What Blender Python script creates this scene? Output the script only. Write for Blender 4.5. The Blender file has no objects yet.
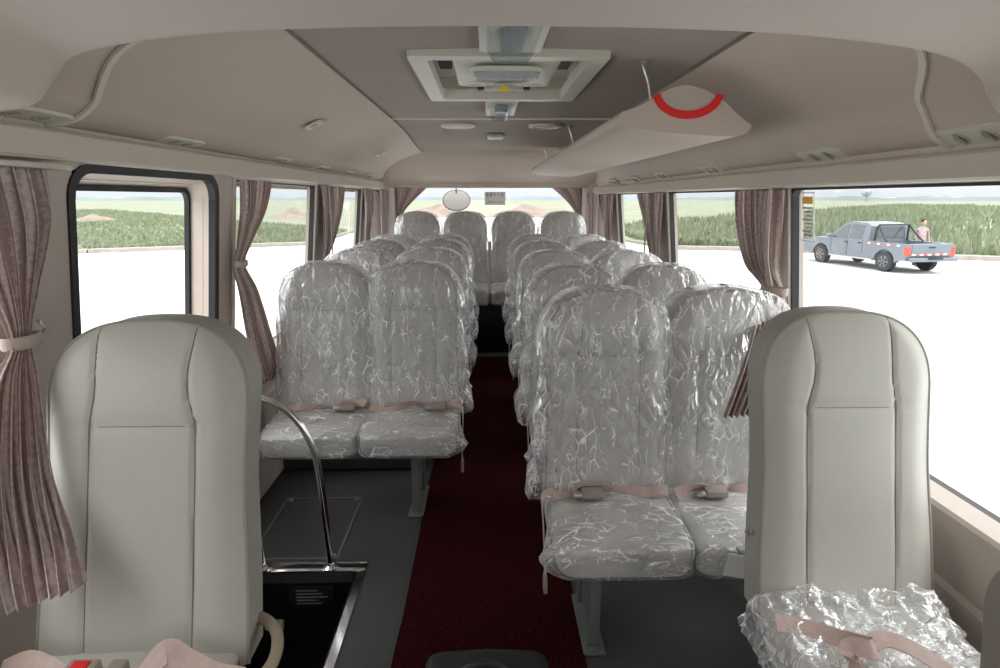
import bpy, bmesh, math, random
from mathutils import Vector, Matrix, noise
C = bpy.context.scene.collection
S = bpy.context.scene
PI = math.pi
random.seed(7)

# ------------------------------------------------------------------ camera
F = 620.0; VX, VY = 487.0, 198.0; HC = 1.40
pitch = math.atan((334 - VY) / F)
yaw = math.atan((500 - VX) / F / math.cos(pitch))
cd = bpy.data.cameras.new('camera'); cam = bpy.data.objects.new('camera', cd); C.objects.link(cam)
cd.sensor_width = 36; cd.lens = F / 1000 * 36; cd.clip_start = 0.02; cd.clip_end = 3000
cam.location = (0, 0, HC)
cam.rotation_euler = (PI / 2 - pitch, 0, -yaw)
S.camera = cam

# ------------------------------------------------------------------ materials
def lin(c):
    c = c / 255.0
    return c / 12.92 if c <= 0.04045 else ((c + 0.055) / 1.055) ** 2.4
def mat(name, col, rough=0.5, metal=0.0, spec=0.5, var=0.0, vscale=20.0, bump=0.0, bscale=200.0, coord='Object'):
    m = bpy.data.materials.new(name); m.use_nodes = True
    nt = m.node_tree; b = nt.nodes['Principled BSDF']
    b.inputs['Base Color'].default_value = (*col, 1)
    b.inputs['Roughness'].default_value = rough
    b.inputs['Metallic'].default_value = metal
    b.inputs['Specular IOR Level'].default_value = spec
    tc = nt.nodes.new('ShaderNodeTexCoord')
    if var > 0:
        n = nt.nodes.new('ShaderNodeTexNoise'); n.inputs['Scale'].default_value = vscale; n.inputs['Detail'].default_value = 5
        nt.links.new(tc.outputs[coord], n.inputs['Vector'])
        r = nt.nodes.new('ShaderNodeMapRange'); r.inputs[3].default_value = 1 - var; r.inputs[4].default_value = 1 + var
        r.inputs[1].default_value = .25; r.inputs[2].default_value = .75
        nt.links.new(n.outputs['Fac'], r.inputs[0])
        v = nt.nodes.new('ShaderNodeVectorMath'); v.operation = 'SCALE'; v.inputs[0].default_value = col
        nt.links.new(r.outputs[0], v.inputs['Scale']); nt.links.new(v.outputs[0], b.inputs['Base Color'])
    if bump > 0:
        n = nt.nodes.new('ShaderNodeTexNoise'); n.inputs['Scale'].default_value = bscale; n.inputs['Detail'].default_value = 3
        nt.links.new(tc.outputs[coord], n.inputs['Vector'])
        bp = nt.nodes.new('ShaderNodeBump'); bp.inputs['Strength'].default_value = bump; bp.inputs['Distance'].default_value = 0.01
        nt.links.new(n.outputs['Fac'], bp.inputs['Height']); nt.links.new(bp.outputs['Normal'], b.inputs['Normal'])
    return m

M = {}
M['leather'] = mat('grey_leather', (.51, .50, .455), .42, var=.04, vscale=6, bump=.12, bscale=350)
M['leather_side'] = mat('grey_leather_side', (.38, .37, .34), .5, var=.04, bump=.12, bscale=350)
M['taupe'] = mat('taupe_leather', (.30, .27, .235), .6, bump=.2, bscale=300)
M['piping'] = mat('piping', (.33, .31, .26), .5)
M['seam'] = mat('seam_thread', (.22, .21, .18), .8)
M['lining'] = mat('beige_lining', (.50, .425, .365), .65, var=.03, vscale=2.5, bump=.1, bscale=500)
M['cab_lining'] = mat('cab_lining', (.52, .46, .405), .6, var=.03, vscale=2.5, bump=.1, bscale=500)
M['headliner'] = mat('headliner_fabric', (.33, .285, .245), .95, var=.05, vscale=4, bump=.3, bscale=900)
M['wall'] = mat('beige_wall', (.54, .475, .42), .55, var=.03, vscale=3, bump=.1, bscale=400)
M['trim'] = mat('cream_trim', (.62, .57, .50), .4)
M['cream'] = mat('cream_plastic', (.62, .61, .53), .35)
M['grille'] = mat('grey_grille', (.40, .43, .43), .6)
M['black'] = mat('black_rubber', (.012, .012, .014), .45)
M['blackgloss'] = mat('black_panel', (.008, .008, .009), .35, spec=.3)
M['floor'] = mat('grey_vinyl', (.062, .064, .067), .45, var=.12, vscale=60, bump=.1, bscale=500)
M['chrome'] = mat('chrome', (.78, .78, .80), .12, metal=1)
M['steel'] = mat('brushed_steel', (.6, .6, .62), .3, metal=1)
M['legm'] = mat('grey_green_steel', (.15, .165, .16), .4)
M['red'] = mat('red_plastic', (.72, .012, .012), .4)
M['yellow'] = mat('yellow_plastic', (.8, .5, .03), .4)
M['pinktext'] = mat('pink_label', (.62, .42, .38), .5)
M['white'] = mat('white_paper', (.8, .8, .8), .6)
M['orange'] = mat('orange_print', (.85, .45, .12), .6)
M['ink'] = mat('grey_ink', (.25, .22, .24), .7)
M['nozzle'] = mat('cream_nozzle', (.42, .40, .30), .35)
M['rubberbeige'] = mat('tan_plastic', (.34, .27, .205), .25)
M['buckle'] = mat('tan_buckle', (.33, .27, .23), .45)
M['sign_ink'] = mat('faded_grey_print', (.42, .38, .42), .7)
M['switch'] = mat('pale_green_plastic', (.34, .38, .35), .4)

def belt_mat():
    m = mat('pink_webbing', (.50, .37, .33), .55)
    nt = m.node_tree; b = nt.nodes['Principled BSDF']
    w = nt.nodes.new('ShaderNodeTexNoise'); w.inputs['Scale'].default_value = 60; w.inputs['Detail'].default_value = 4
    tc = nt.nodes.new('ShaderNodeTexCoord'); nt.links.new(tc.outputs['Object'], w.inputs['Vector'])
    r = nt.nodes.new('ShaderNodeValToRGB'); r.color_ramp.elements[0].color = (.42, .30, .27, 1); r.color_ramp.elements[1].color = (.60, .47, .43, 1)
    nt.links.new(w.outputs['Fac'], r.inputs[0]); nt.links.new(r.outputs[0], b.inputs['Base Color'])
    return m
M['belt'] = belt_mat()

def carpet_mat():
    m = bpy.data.materials.new('red_carpet'); m.use_nodes = True
    nt = m.node_tree; b = nt.nodes['Principled BSDF']; b.inputs['Roughness'].default_value = 1
    b.inputs['Specular IOR Level'].default_value = .05
    tc = nt.nodes.new('ShaderNodeTexCoord')
    n = nt.nodes.new('ShaderNodeTexNoise'); n.inputs['Scale'].default_value = 140; n.inputs['Detail'].default_value = 6
    nt.links.new(tc.outputs['Object'], n.inputs['Vector'])
    r = nt.nodes.new('ShaderNodeValToRGB')
    r.color_ramp.elements[0].position = .38; r.color_ramp.elements[0].color = (.014, .0022, .003, 1)
    r.color_ramp.elements[1].position = .66; r.color_ramp.elements[1].color = (.060, .0085, .011, 1)
    nt.links.new(n.outputs['Fac'], r.inputs[0]); nt.links.new(r.outputs[0], b.inputs['Base Color'])
    bp = nt.nodes.new('ShaderNodeBump'); bp.inputs['Strength'].default_value = .8; bp.inputs['Distance'].default_value = .01
    nt.links.new(n.outputs['Fac'], bp.inputs['Height']); nt.links.new(bp.outputs[0], b.inputs['Normal'])
    return m
M['carpet'] = carpet_mat()

def curtain_mat():
    m = bpy.data.materials.new('mauve_curtain'); m.use_nodes = True
    nt = m.node_tree; b = nt.nodes['Principled BSDF']; b.inputs['Roughness'].default_value = .6
    b.inputs['Sheen Weight'].default_value = .3
    uv = nt.nodes.new('ShaderNodeTexCoord')
    sp = nt.nodes.new('ShaderNodeSeparateXYZ'); nt.links.new(uv.outputs['UV'], sp.inputs[0])
    w = nt.nodes.new('ShaderNodeMath'); w.operation = 'MULTIPLY'; w.inputs[1].default_value = 26 * 2 * PI
    nt.links.new(sp.outputs[0], w.inputs[0])
    s = nt.nodes.new('ShaderNodeMath'); s.operation = 'SINE'; nt.links.new(w.outputs[0], s.inputs[0])
    n = nt.nodes.new('ShaderNodeTexNoise'); n.inputs['Scale'].default_value = 90; nt.links.new(uv.outputs['Object'], n.inputs['Vector'])
    a = nt.nodes.new('ShaderNodeMath'); a.operation = 'MULTIPLY_ADD'; a.inputs[1].default_value = .32; nt.links.new(s.outputs[0], a.inputs[0]); nt.links.new(n.outputs['Fac'], a.inputs[2])
    r = nt.nodes.new('ShaderNodeValToRGB')
    r.color_ramp.elements[0].position = .3; r.color_ramp.elements[0].color = (.43, .31, .285, 1)
    r.color_ramp.elements[1].position = .85; r.color_ramp.elements[1].color = (.82, .72, .70, 1)
    nt.links.new(a.outputs[0], r.inputs[0]); nt.links.new(r.outputs[0], b.inputs['Base Color'])
    # thin cloth lets daylight through
    tr = nt.nodes.new('ShaderNodeBsdfTranslucent'); nt.links.new(r.outputs[0], tr.inputs[0])
    mx = nt.nodes.new('ShaderNodeMixShader'); mx.inputs[0].default_value = .35
    nt.links.new(b.outputs[0], mx.inputs[1]); nt.links.new(tr.outputs[0], mx.inputs[2])
    nt.links.new(mx.outputs[0], nt.nodes['Material Output'].inputs[0])
    return m
M['curtain'] = curtain_mat()
M['curtain_band'] = mat('pale_curtain_band', (.56, .46, .42), .6, var=.1, vscale=60)

def glass_mat(name, tint, base):
    m = bpy.data.materials.new(name); m.use_nodes = True
    nt = m.node_tree; nt.nodes.clear()
    o = nt.nodes.new('ShaderNodeOutputMaterial'); t = nt.nodes.new('ShaderNodeBsdfTransparent'); t.inputs[0].default_value = (*tint, 1)
    g = nt.nodes.new('ShaderNodeBsdfGlossy'); g.inputs['Roughness'].default_value = .02
    l = nt.nodes.new('ShaderNodeLayerWeight'); l.inputs[0].default_value = .15
    k = nt.nodes.new('ShaderNodeMath'); k.operation = 'MULTIPLY_ADD'; k.inputs[1].default_value = .15; k.inputs[2].default_value = base; nt.links.new(l.outputs['Fresnel'], k.inputs[0])
    x = nt.nodes.new('ShaderNodeMixShader'); nt.links.new(k.outputs[0], x.inputs[0]); nt.links.new(t.outputs[0], x.inputs[1]); nt.links.new(g.outputs[0], x.inputs[2])
    nt.links.new(x.outputs[0], o.inputs[0]); return m
M['glass'] = glass_mat('window_glass', (.95, .97, .96), .0)
M['rear_glass'] = glass_mat('rear_window_glass', (.98, .98, .97), .0)
M['lens'] = glass_mat('clear_lens', (.80, .83, .84), .06)
M['carglass'] = mat('dark_car_glass', (.10, .12, .13), .05)

def film_mat(name, haze, crease, scale=(1, 1, .35), vs=26, spec=.13, amt=.55):
    """thin clear polythene: see-through, whitish along its creases, shiny facets"""
    m = bpy.data.materials.new(name); m.use_nodes = True
    nt = m.node_tree; nt.nodes.clear(); N = nt.nodes.new; L = nt.links.new
    def math_(op, a, b=None, c=None):
        n = N('ShaderNodeMath'); n.operation = op
        for i, v in enumerate((a, b, c)):
            if v is None: continue
            if isinstance(v, (int, float)): n.inputs[i].default_value = v
            else: L(v, n.inputs[i])
        return n.outputs[0]
    o = N('ShaderNodeOutputMaterial'); tc = N('ShaderNodeTexCoord')
    oi = N('ShaderNodeObjectInfo'); cv = N('ShaderNodeCombineXYZ'); L(oi.outputs['Random'], cv.inputs[0]); L(oi.outputs['Random'], cv.inputs[2])
    wn = N('ShaderNodeTexNoise'); wn.inputs['Scale'].default_value = 6; wn.inputs['Detail'].default_value = 2; L(tc.outputs['Object'], wn.inputs['Vector'])
    wa = N('ShaderNodeVectorMath'); wa.operation = 'MULTIPLY_ADD'; wa.inputs[1].default_value = (.09, .09, .09); L(wn.outputs['Color'], wa.inputs[0]); L(tc.outputs['Object'], wa.inputs[2])
    mp = N('ShaderNodeMapping'); mp.inputs['Scale'].default_value = scale; mp.inputs['Rotation'].default_value = (0, .25, 0); L(wa.outputs[0], mp.inputs[0])
    va = N('ShaderNodeVectorMath'); va.operation = 'MULTIPLY_ADD'; va.inputs[1].default_value = (7, 7, 7); L(cv.outputs[0], va.inputs[0]); L(mp.outputs[0], va.inputs[2])
    def vor(sc, width):
        v = N('ShaderNodeTexVoronoi'); v.feature = 'DISTANCE_TO_EDGE'; v.inputs['Scale'].default_value = sc; L(va.outputs[0], v.inputs['Vector'])
        r = N('ShaderNodeMapRange'); r.inputs[1].default_value = 0; r.inputs[2].default_value = width; r.inputs[3].default_value = 1; r.inputs[4].default_value = 0
        L(v.outputs['Distance'], r.inputs[0]); return math_('POWER', r.outputs[0], 1.6), v.outputs['Distance']
    c1, d1 = vor(vs * .8, .11); c2, d2 = vor(vs * 2.0, .18)
    def patch(sc, lo, hi):
        p = N('ShaderNodeTexNoise'); p.inputs['Scale'].default_value = sc; p.inputs['Detail'].default_value = 3; L(va.outputs[0], p.inputs['Vector'])
        r = N('ShaderNodeMapRange'); r.inputs[1].default_value = lo; r.inputs[2].default_value = hi; L(p.outputs['Fac'], r.inputs[0]); return r.outputs[0]
    k = math_('MAXIMUM', math_('MULTIPLY', c1, patch(vs * .45, .48, .66)), math_('MULTIPLY', c2, patch(vs * .6, .54, .70)))
    fac = math_('MULTIPLY_ADD', k, crease, haze)
    lw = N('ShaderNodeLayerWeight'); lw.inputs[0].default_value = .35
    fac = math_('MINIMUM', math_('MULTIPLY_ADD', math_('POWER', lw.outputs['Facing'], 2.0), .45, fac), .95)
    # facets
    fn = N('ShaderNodeTexNoise'); fn.inputs['Scale'].default_value = vs * .55; fn.inputs['Detail'].default_value = 2; fn.inputs['Distortion'].default_value = .4; L(va.outputs[0], fn.inputs['Vector'])
    h = math_('ADD', math_('MULTIPLY', d1, 1.0), math_('ADD', math_('MULTIPLY', d2, .25), math_('MULTIPLY', fn.outputs['Fac'], 1.3)))
    bm = N('ShaderNodeBump'); bm.inputs['Strength'].default_value = amt; bm.inputs['Distance'].default_value = .035; L(h, bm.inputs['Height'])
    t = N('ShaderNodeBsdfTransparent'); t.inputs[0].default_value = (.99, .99, 1, 1)
    p = N('ShaderNodeBsdfDiffuse'); p.inputs[0].default_value = (.97, .97, 1, 1)
    tl = N('ShaderNodeBsdfTranslucent'); tl.inputs[0].default_value = (.92, .92, .95, 1)
    dm = N('ShaderNodeMixShader'); dm.inputs[0].default_value = .06; L(p.outputs[0], dm.inputs[1]); L(tl.outputs[0], dm.inputs[2])
    x = N('ShaderNodeMixShader'); L(fac, x.inputs[0]); L(t.outputs[0], x.inputs[1]); L(dm.outputs[0], x.inputs[2])
    g = N('ShaderNodeBsdfGlossy'); g.inputs['Roughness'].default_value = .22; g.inputs[0].default_value = (1, 1, 1, 1); L(bm.outputs[0], g.inputs['Normal'])
    fr = N('ShaderNodeFresnel'); fr.inputs[0].default_value = 1.5; L(bm.outputs[0], fr.inputs['Normal'])
    gp = patch(vs * .28, .44, .62); x2 = N('ShaderNodeMixShader'); L(math_('MINIMUM', math_('MULTIPLY', math_('MULTIPLY_ADD', fr.outputs[0], .55, spec), math_('MULTIPLY_ADD', gp, .72, .28)), .8), x2.inputs[0]); L(x.outputs[0], x2.inputs[1]); L(g.outputs[0], x2.inputs[2])
    L(x2.outputs[0], o.inputs[0]); return m
M['film'] = film_mat('clear_polythene', .19, 1.0, (1, 1, .36), 44, .12, .34)
M['film_heavy'] = film_mat('crumpled_polythene', .20, .85, (1, 1, .8), 34, .09, .35)
M['film_cushion'] = film_mat('clear_polythene_flat', .14, 1.0, (.5, 1, 1), 42, .13, .36)

# ------------------------------------------------------------------ mesh helpers
class MB:
    def __init__(s): s.v = []; s.f = []; s.m = []; s.uv = {}
    def add(s, vs, fs, mi=0):
        o = len(s.v); s.v += [tuple(v) for v in vs]; s.f += [tuple(i + o for i in f) for f in fs]; s.m += [mi] * len(fs); return s
    def box(s, x0, x1, y0, y1, z0, z1, bev=0.0, seg=2, mi=0, rot=None, piv=None):
        bm = bmesh.new(); bmesh.ops.create_cube(bm, size=1)
        cx, cy, cz = (x0 + x1) / 2, (y0 + y1) / 2, (z0 + z1) / 2
        for v in bm.verts: v.co = Vector((v.co.x * (x1 - x0), v.co.y * (y1 - y0), v.co.z * (z1 - z0)))
        if bev > 0: bmesh.ops.bevel(bm, geom=bm.edges[:], offset=bev, segments=seg, profile=.5, affect='EDGES')
        bm.verts.index_update()
        vs = [v.co.copy() for v in bm.verts]
        if rot is not None: vs = [rot @ v for v in vs]
        vs = [v + Vector((cx, cy, cz)) for v in vs]
        s.add(vs, [[v.index for v in f.verts] for f in bm.faces], mi); bm.free(); return s
    def tube(s, pts, r, n=10, mi=0, closed=False, ry=None):
        pts = [Vector(p) for p in pts]; rings = []
        rr = r if isinstance(r, (list, tuple)) else [r] * len(pts)
        prev = None
        for i, p in enumerate(pts):
            if closed: t = pts[(i + 1) % len(pts)] - pts[i - 1]
            else: t = pts[min(i + 1, len(pts) - 1)] - pts[max(i - 1, 0)]
            t.normalize()
            if prev is None:
                a = Vector((0, 0, 1)) if abs(t.z) < .9 else Vector((1, 0, 0)); nrm = t.cross(a).normalized()
            else:
                nrm = (prev - t * prev.dot(t)).normalized()
            prev = nrm; bn = t.cross(nrm)
            rings.append([p + nrm * rr[i] * math.cos(2 * PI * k / n) + bn * (ry or rr[i]) * math.sin(2 * PI * k / n) for k in range(n)])
        vs = [v for g in rings for v in g]; fs = []; L = len(rings)
        for i in range(L if closed else L - 1):
            j = (i + 1) % L
            for k in range(n): fs.append((i * n + k, i * n + (k + 1) % n, j * n + (k + 1) % n, j * n + k))
        if not closed: fs.append(tuple(range(n))[::-1]); fs.append(tuple((L - 1) * n + k for k in range(n)))
        return s.add(vs, fs, mi)
    def lathe(s, c, prof, axis='z', n=24, mi=0):
        vs = []; fs = []
        for r, h in prof:
            for k in range(n):
                a = 2 * PI * k / n; p = {'z': (r * math.cos(a), r * math.sin(a), h), 'y': (r * math.cos(a), h, r * math.sin(a)), 'x': (h, r * math.cos(a), r * math.sin(a))}[axis]
                vs.append(Vector(c) + Vector(p))
        for i in range(len(prof) - 1):
            for k in range(n): fs.append((i * n + k, i * n + (k + 1) % n, (i + 1) * n + (k + 1) % n, (i + 1) * n + k))
        fs.append(tuple(range(n))[::-1]); fs.append(tuple((len(prof) - 1) * n + k for k in range(n)))
        return s.add(vs, fs, mi)
    def grid(s, fn, nu, nv, mi=0, uv=False):
        o = len(s.v)
        vs = [fn(i / nu, j / nv) for j in range(nv + 1) for i in range(nu + 1)]
        fs = [(j * (nu + 1) + i, j * (nu + 1) + i + 1, (j + 1) * (nu + 1) + i + 1, (j + 1) * (nu + 1) + i) for j in range(nv) for i in range(nu)]
        s.add(vs, fs, mi)
        if uv:
            for j in range(nv + 1):
                for i in range(nu + 1): s.uv[o + j * (nu + 1) + i] = (i / nu, j / nv)
        return s
    def prism(s, poly, axis, a, b, mi=0):
        """poly of 2D points extruded along axis between a and b. axis x: (y,z); y: (x,z); z: (x,y)"""
        def P(p, t): return {'x': (t, p[0], p[1]), 'y': (p[0], t, p[1]), 'z': (p[0], p[1], t)}[axis]
        n = len(poly); vs = [P(p, a) for p in poly] + [P(p, b) for p in poly]
        fs = [tuple(range(n)), tuple(range(n, 2 * n))[::-1]] + [(i, (i + 1) % n, n + (i + 1) % n, n + i) for i in range(n)]
        return s.add(vs, fs, mi)
    def ribbon(s, pts, wdirs, w, th=.0018, mi=0):
        pts = [Vector(p) for p in pts]; n = len(pts)
        if not isinstance(wdirs, list): wdirs = [wdirs] * n
        vs = []
        for i, p in enumerate(pts):
            t = (pts[min(i + 1, n - 1)] - pts[max(i - 1, 0)]).normalized(); wd = Vector(wdirs[i]); wd = (wd - t * wd.dot(t)).normalized(); nr = t.cross(wd)
            for a, b in ((-1, -1), (1, -1), (1, 1), (-1, 1)): vs.append(p + wd * a * w / 2 + nr * b * th)
        fs = [(i * 4 + k, i * 4 + (k + 1) % 4, i * 4 + 4 + (k + 1) % 4, i * 4 + 4 + k) for i in range(n - 1) for k in range(4)]
        fs += [(3, 2, 1, 0), tuple((n - 1) * 4 + k for k in range(4))]
        return s.add(vs, fs, mi)
    def build(s, name, mats, parent=None, smooth=True, angle=35, loc=None):
        me = bpy.data.meshes.new(name); me.from_pydata(s.v, [], s.f)
        mats = mats if isinstance(mats, (list, tuple)) else [mats]
        for m in mats: me.materials.append(M[m])
        me.polygons.foreach_set('material_index', s.m)
        if s.uv:
            l = me.uv_layers.new(name='UVMap')
            for lp in me.loops: l.data[lp.index].uv = s.uv.get(lp.vertex_index, (0, 0))
        bm = bmesh.new(); bm.from_mesh(me); bmesh.ops.recalc_face_normals(bm, faces=bm.faces)
        bm.to_mesh(me); bm.free()
        if smooth:
            me.polygons.foreach_set('use_smooth', [True] * len(me.polygons)); me.set_sharp_from_angle(angle=math.radians(angle))
        o = bpy.data.objects.new(name, me); C.objects.link(o)
        if parent: o.parent = parent
        if loc: o.location = loc
        return o
def tag(o, label=None, cat=None, group=None, kind=None):
    if label: o['label'] = label
    if cat: o['category'] = cat
    if group: o['group'] = group
    if kind: o['kind'] = kind
    return o
def thing(name, label, cat, loc=(0, 0, 0), rz=0, group=None):
    o = bpy.data.objects.new(name, None); C.objects.link(o); o.location = loc; o.rotation_euler = (0, 0, rz); o.empty_display_size = .1
    return tag(o, label, cat, group)
def struct(o): o['kind'] = 'structure'; return o
def copy_tree(o, parent=None):
    c = o.copy(); C.objects.link(c); c.parent = parent
    for ch in list(o.children): copy_tree(ch, c)
    return c
def smooth_path(pts, n=8):
    P = [Vector(p) for p in pts]; out = []
    for i in range(len(P) - 1):
        p0 = P[max(i - 1, 0)]; p1 = P[i]; p2 = P[i + 1]; p3 = P[min(i + 2, len(P) - 1)]
        for k in range(n):
            t = k / n
            out.append(.5 * ((2 * p1) + (p2 - p0) * t + (2 * p0 - 5 * p1 + 4 * p2 - p3) * t * t + (3 * p1 - p0 - 3 * p2 + p3) * t ** 3))
    out.append(P[-1]); return out
def sm(t): t = max(0, min(1, t)); return t * t * (3 - 2 * t)

# ------------------------------------------------------------------ shell of the bus
YF, YR = -1.7, 6.5            # windscreen end, rear wall
def xw(side, z):              # inner wall face, leaning in above the sill
    X0 = 1.05 if side < 0 else 1.10
    return side * (X0 + .1 * (1.5 - max(z, .66)))
ZS = .65                      # window sill

# floor, with the hole of the entrance step
f = MB()
f.box(-.50, 1.25, YF, YR + .1, -.06, 0); f.box(-1.2, -.50, 2.16, YR + .1, -.06, 0); f.box(-1.2, -.50, YF, 1.0, -.06, 0)
struct(f.build('floor', 'floor'))
w = MB()
w.box(-1.2, -.50, 2.16, 2.20, -.62, -.06); w.box(-.50, -.46, 1.0, 2.2, -.62, -.06); w.box(-1.2, -.5, .96, 1.0, -.62, -.06)
w.box(-1.24, -1.2, .96, 2.2, -.62, 0); w.box(-1.24, -.46, .96, 2.2, -.66, -.62); w.box(-.80, -.5, 1.0, 2.16, -.62, -.36, .01)
struct(w.build('trim_1', 'blackgloss'))                           # entrance step well
c = MB()                                                          # bright metal nosing of the well
c.prism([(-.515, -.03), (-.475, .002), (-.475, .008), (-.515, -.02)], 'y', 1.0, 2.16)
c.prism([(-.50, -.06), (-.47, 0), (-.47, .008), (-.50, .004)], 'y', 1.0, 2.2)
c.box(-1.1, -.47, 2.135, 2.20, 0, .008, .003)
struct(c.build('trim_2', 'chrome'))

def side_wall(side, name, wins):
    """wins: list of (y0, y1, z0, z1) holes"""
    m = MB(); TH = .05
    def slab(y0, y1, z0, z1):
        if y1 - y0 < 1e-4 or z1 - z0 < 1e-4: return
        zs = [z0] + ([.66] if z0 < .66 < z1 else []) + [z1]
        for a, b in zip(zs[:-1], zs[1:]):
            p = [(xw(side, a), a), (xw(side, b), b), (xw(side, b) + side * TH, b), (xw(side, a) + side * TH, a)]
            m.prism(p, 'y', y0, y1)
    ZT = 1.75; y = YF
    for (a, b, z0, z1) in sorted(wins):
        slab(y, a, -.05, ZT); slab(a, b, -.05, z0); slab(a, b, z1, ZT); y = b
    slab(y, YR + .1, -.05, ZT)
    return struct(m.build(name, 'wall', smooth=False))
ZTL, ZTR = 1.475, 1.435
LW = [(-1.2, -.2, .75, ZTL), (.25, 1.36, .75, ZTL), (1.65, 2.505, .63, 1.47), (2.70, 3.95, ZS, ZTL), (4.30, 5.40, ZS, ZTL), (5.72, 6.28, ZS, ZTL)]
RW = [(-1.2, .35, .75, ZTR), (.62, 2.295, ZS, ZTR), (2.46, 3.85, ZS, ZTR), (4.16, 5.36, ZS, ZTR), (5.68, 6.26, ZS, ZTR)]
side_wall(-1, 'wall_left', LW); side_wall(1, 'wall_right', RW)

def rr(y0, y1, z0, z1, r, n=5):
    out = []
    for cy, cz, a0 in ((y1 - r, z1 - r, 0), (y0 + r, z1 - r, 90), (y0 + r, z0 + r, 180), (y1 - r, z0 + r, 270)):
        for k in range(n + 1):
            a = math.radians(a0 + 90 * k / n); out.append((cy + r * math.cos(a), cz + r * math.sin(a)))
    return out
def ring(m, side, outer, inner, d0, d1, mi=0):
    """flat ring between two outlines on the leaning wall plane, d = distance out of the cabin"""
    n = len(outer)
    for (A, B, da, db) in ((outer, inner, d0, d0), (inner, inner, d0, d1), (outer, outer, d0, d1), (outer, inner, d1, d1)):
        if A is B and da == db: continue
        vs = [(xw(side, z) + side * da, y, z) for y, z in A] + [(xw(side, z) + side * db, y, z) for y, z in B]
        m.add(vs, [(i, (i + 1) % n, n + (i + 1) % n, n + i) for i in range(n)], mi)
wi = 1
for side, W in ((-1, LW), (1, RW)):
    for k, (a, b, z0, z1) in enumerate(W):
        if side < 0 and k == 2: continue
        m = MB()
        ring(m, side, rr(a - .004, b + .004, z0 - .004, z1 + .004, .006), rr(a + .007, b - .007, z0 + .010, z1 - .008, .025), .004, .030)
        o = struct(m.build('window_%d' % wi, 'black', smooth=False))
        g = MB(); pts = [(a + .01, z0 + .01), (b - .01, z0 + .01), (b - .01, z1 - .01), (a + .01, z1 - .01)]
        g.add([(xw(side, z) + side * .018, y, z) for y, z in pts], [(0, 1, 2, 3)])
        g.build('glass_pane', 'glass', o, smooth=False)
        # pale frame round the opening
        t = MB(); ring(t, side, rr(a - .035, b + .035, z0 - .0, z1 + .03, .01), rr(a - .002, b + .002, z0 - .004, z1 + .002, .01), -.006, .004)
        t.build('window_frame', 'trim', o, smooth=False)
        wi += 1
# the door window: thick black gasket, deep pale reveal, glass further out
def loft(m, side, A, B, da, db):
    n = len(A); vs = [(xw(side, z) + side * da, y, z) for y, z in A] + [(xw(side, z) + side * db, y, z) for y, z in B]
    m.add(vs, [(i, (i + 1) % n, n + (i + 1) % n, n + i) for i in range(n)])
OG = rr(1.625, 2.53, .60, 1.486, .085); IG = rr(1.652, 2.492, .632, 1.464, .07); GL = rr(1.61, 2.545, .60, 1.437, .05); G2 = rr(1.63, 2.525, .62, 1.420, .04)
m = MB(); ring(m, -1, OG, IG, -.006, .02); dr = struct(m.build('door_1', 'black', smooth=False))
m = MB(); loft(m, -1, IG, GL, .018, .125); loft(m, -1, GL, rr(1.5, 2.66, .55, 1.55, .05), .125, .125); m.build('window_reveal', 'lining', dr, smooth=False)
m = MB(); ring(m, -1, GL, G2, .112, .13); m.build('inner_gasket', 'black', dr, smooth=False)
g = MB(); pts = [(1.615, .605), (2.54, .605), (2.54, 1.43), (1.615, 1.43)]
g.add([(xw(-1, z) - .127, y, z) for y, z in pts], [(0, 1, 2, 3)]); g.build('glass_pane', 'glass', dr, smooth=False)
m = MB()                                                           # joints of the door leaf in the wall
for yy in (1.60, 2.52): m.box(xw(-1, .3) - .002, xw(-1, .3) + .004, yy - .004, yy + .004, 0, .66)
m.build('door_edge', 'black', dr)

# ledge under the windows and lower side lining
for side, nm in ((-1, 'left'), (1, 'right')):
    x = abs(xw(side, .6)); m = MB()
    for (ya, yb) in (((2.52, YR),) if side < 0 else ((-1.6, YR),)):
        m.prism([(side * x, .665), (side * (x - .055), .655), (side * (x - .062), .645), (side * (x - .062), .632), (side * (x - .03), .47), (side * (x - .03), .455), (side * (x - .045), .445), (side * (x - .07), .02), (side * x, .0)], 'y', ya, yb)
    if side < 0:
        m.prism([(side * x, .665), (side * (x - .05), .655), (side * (x - .055), .63), (side * (x - .05), .0), (side * x, .0)], 'y', -1.6, 1.02)
    struct(m.build('baseboard_' + nm, 'wall', smooth=True, angle=25))

# cream rail between windows and cove
m = MB()
m.prism([(-1.045, 1.487), (-1.005, 1.487), (-.998, 1.494), (-1.012, 1.55), (-1.02, 1.558), (-1.10, 1.56), (-1.1, 1.487)], 'y', YF, YR)
struct(m.build('trim_3', 'trim', angle=25))
m = MB()
m.prism([(1.10, 1.437), (1.06, 1.437), (1.052, 1.444), (1.066, 1.495), (1.075, 1.503), (1.16, 1.51), (1.16, 1.437)], 'y', YF, YR)
struct(m.build('trim_4', 'trim', angle=25))

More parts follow.
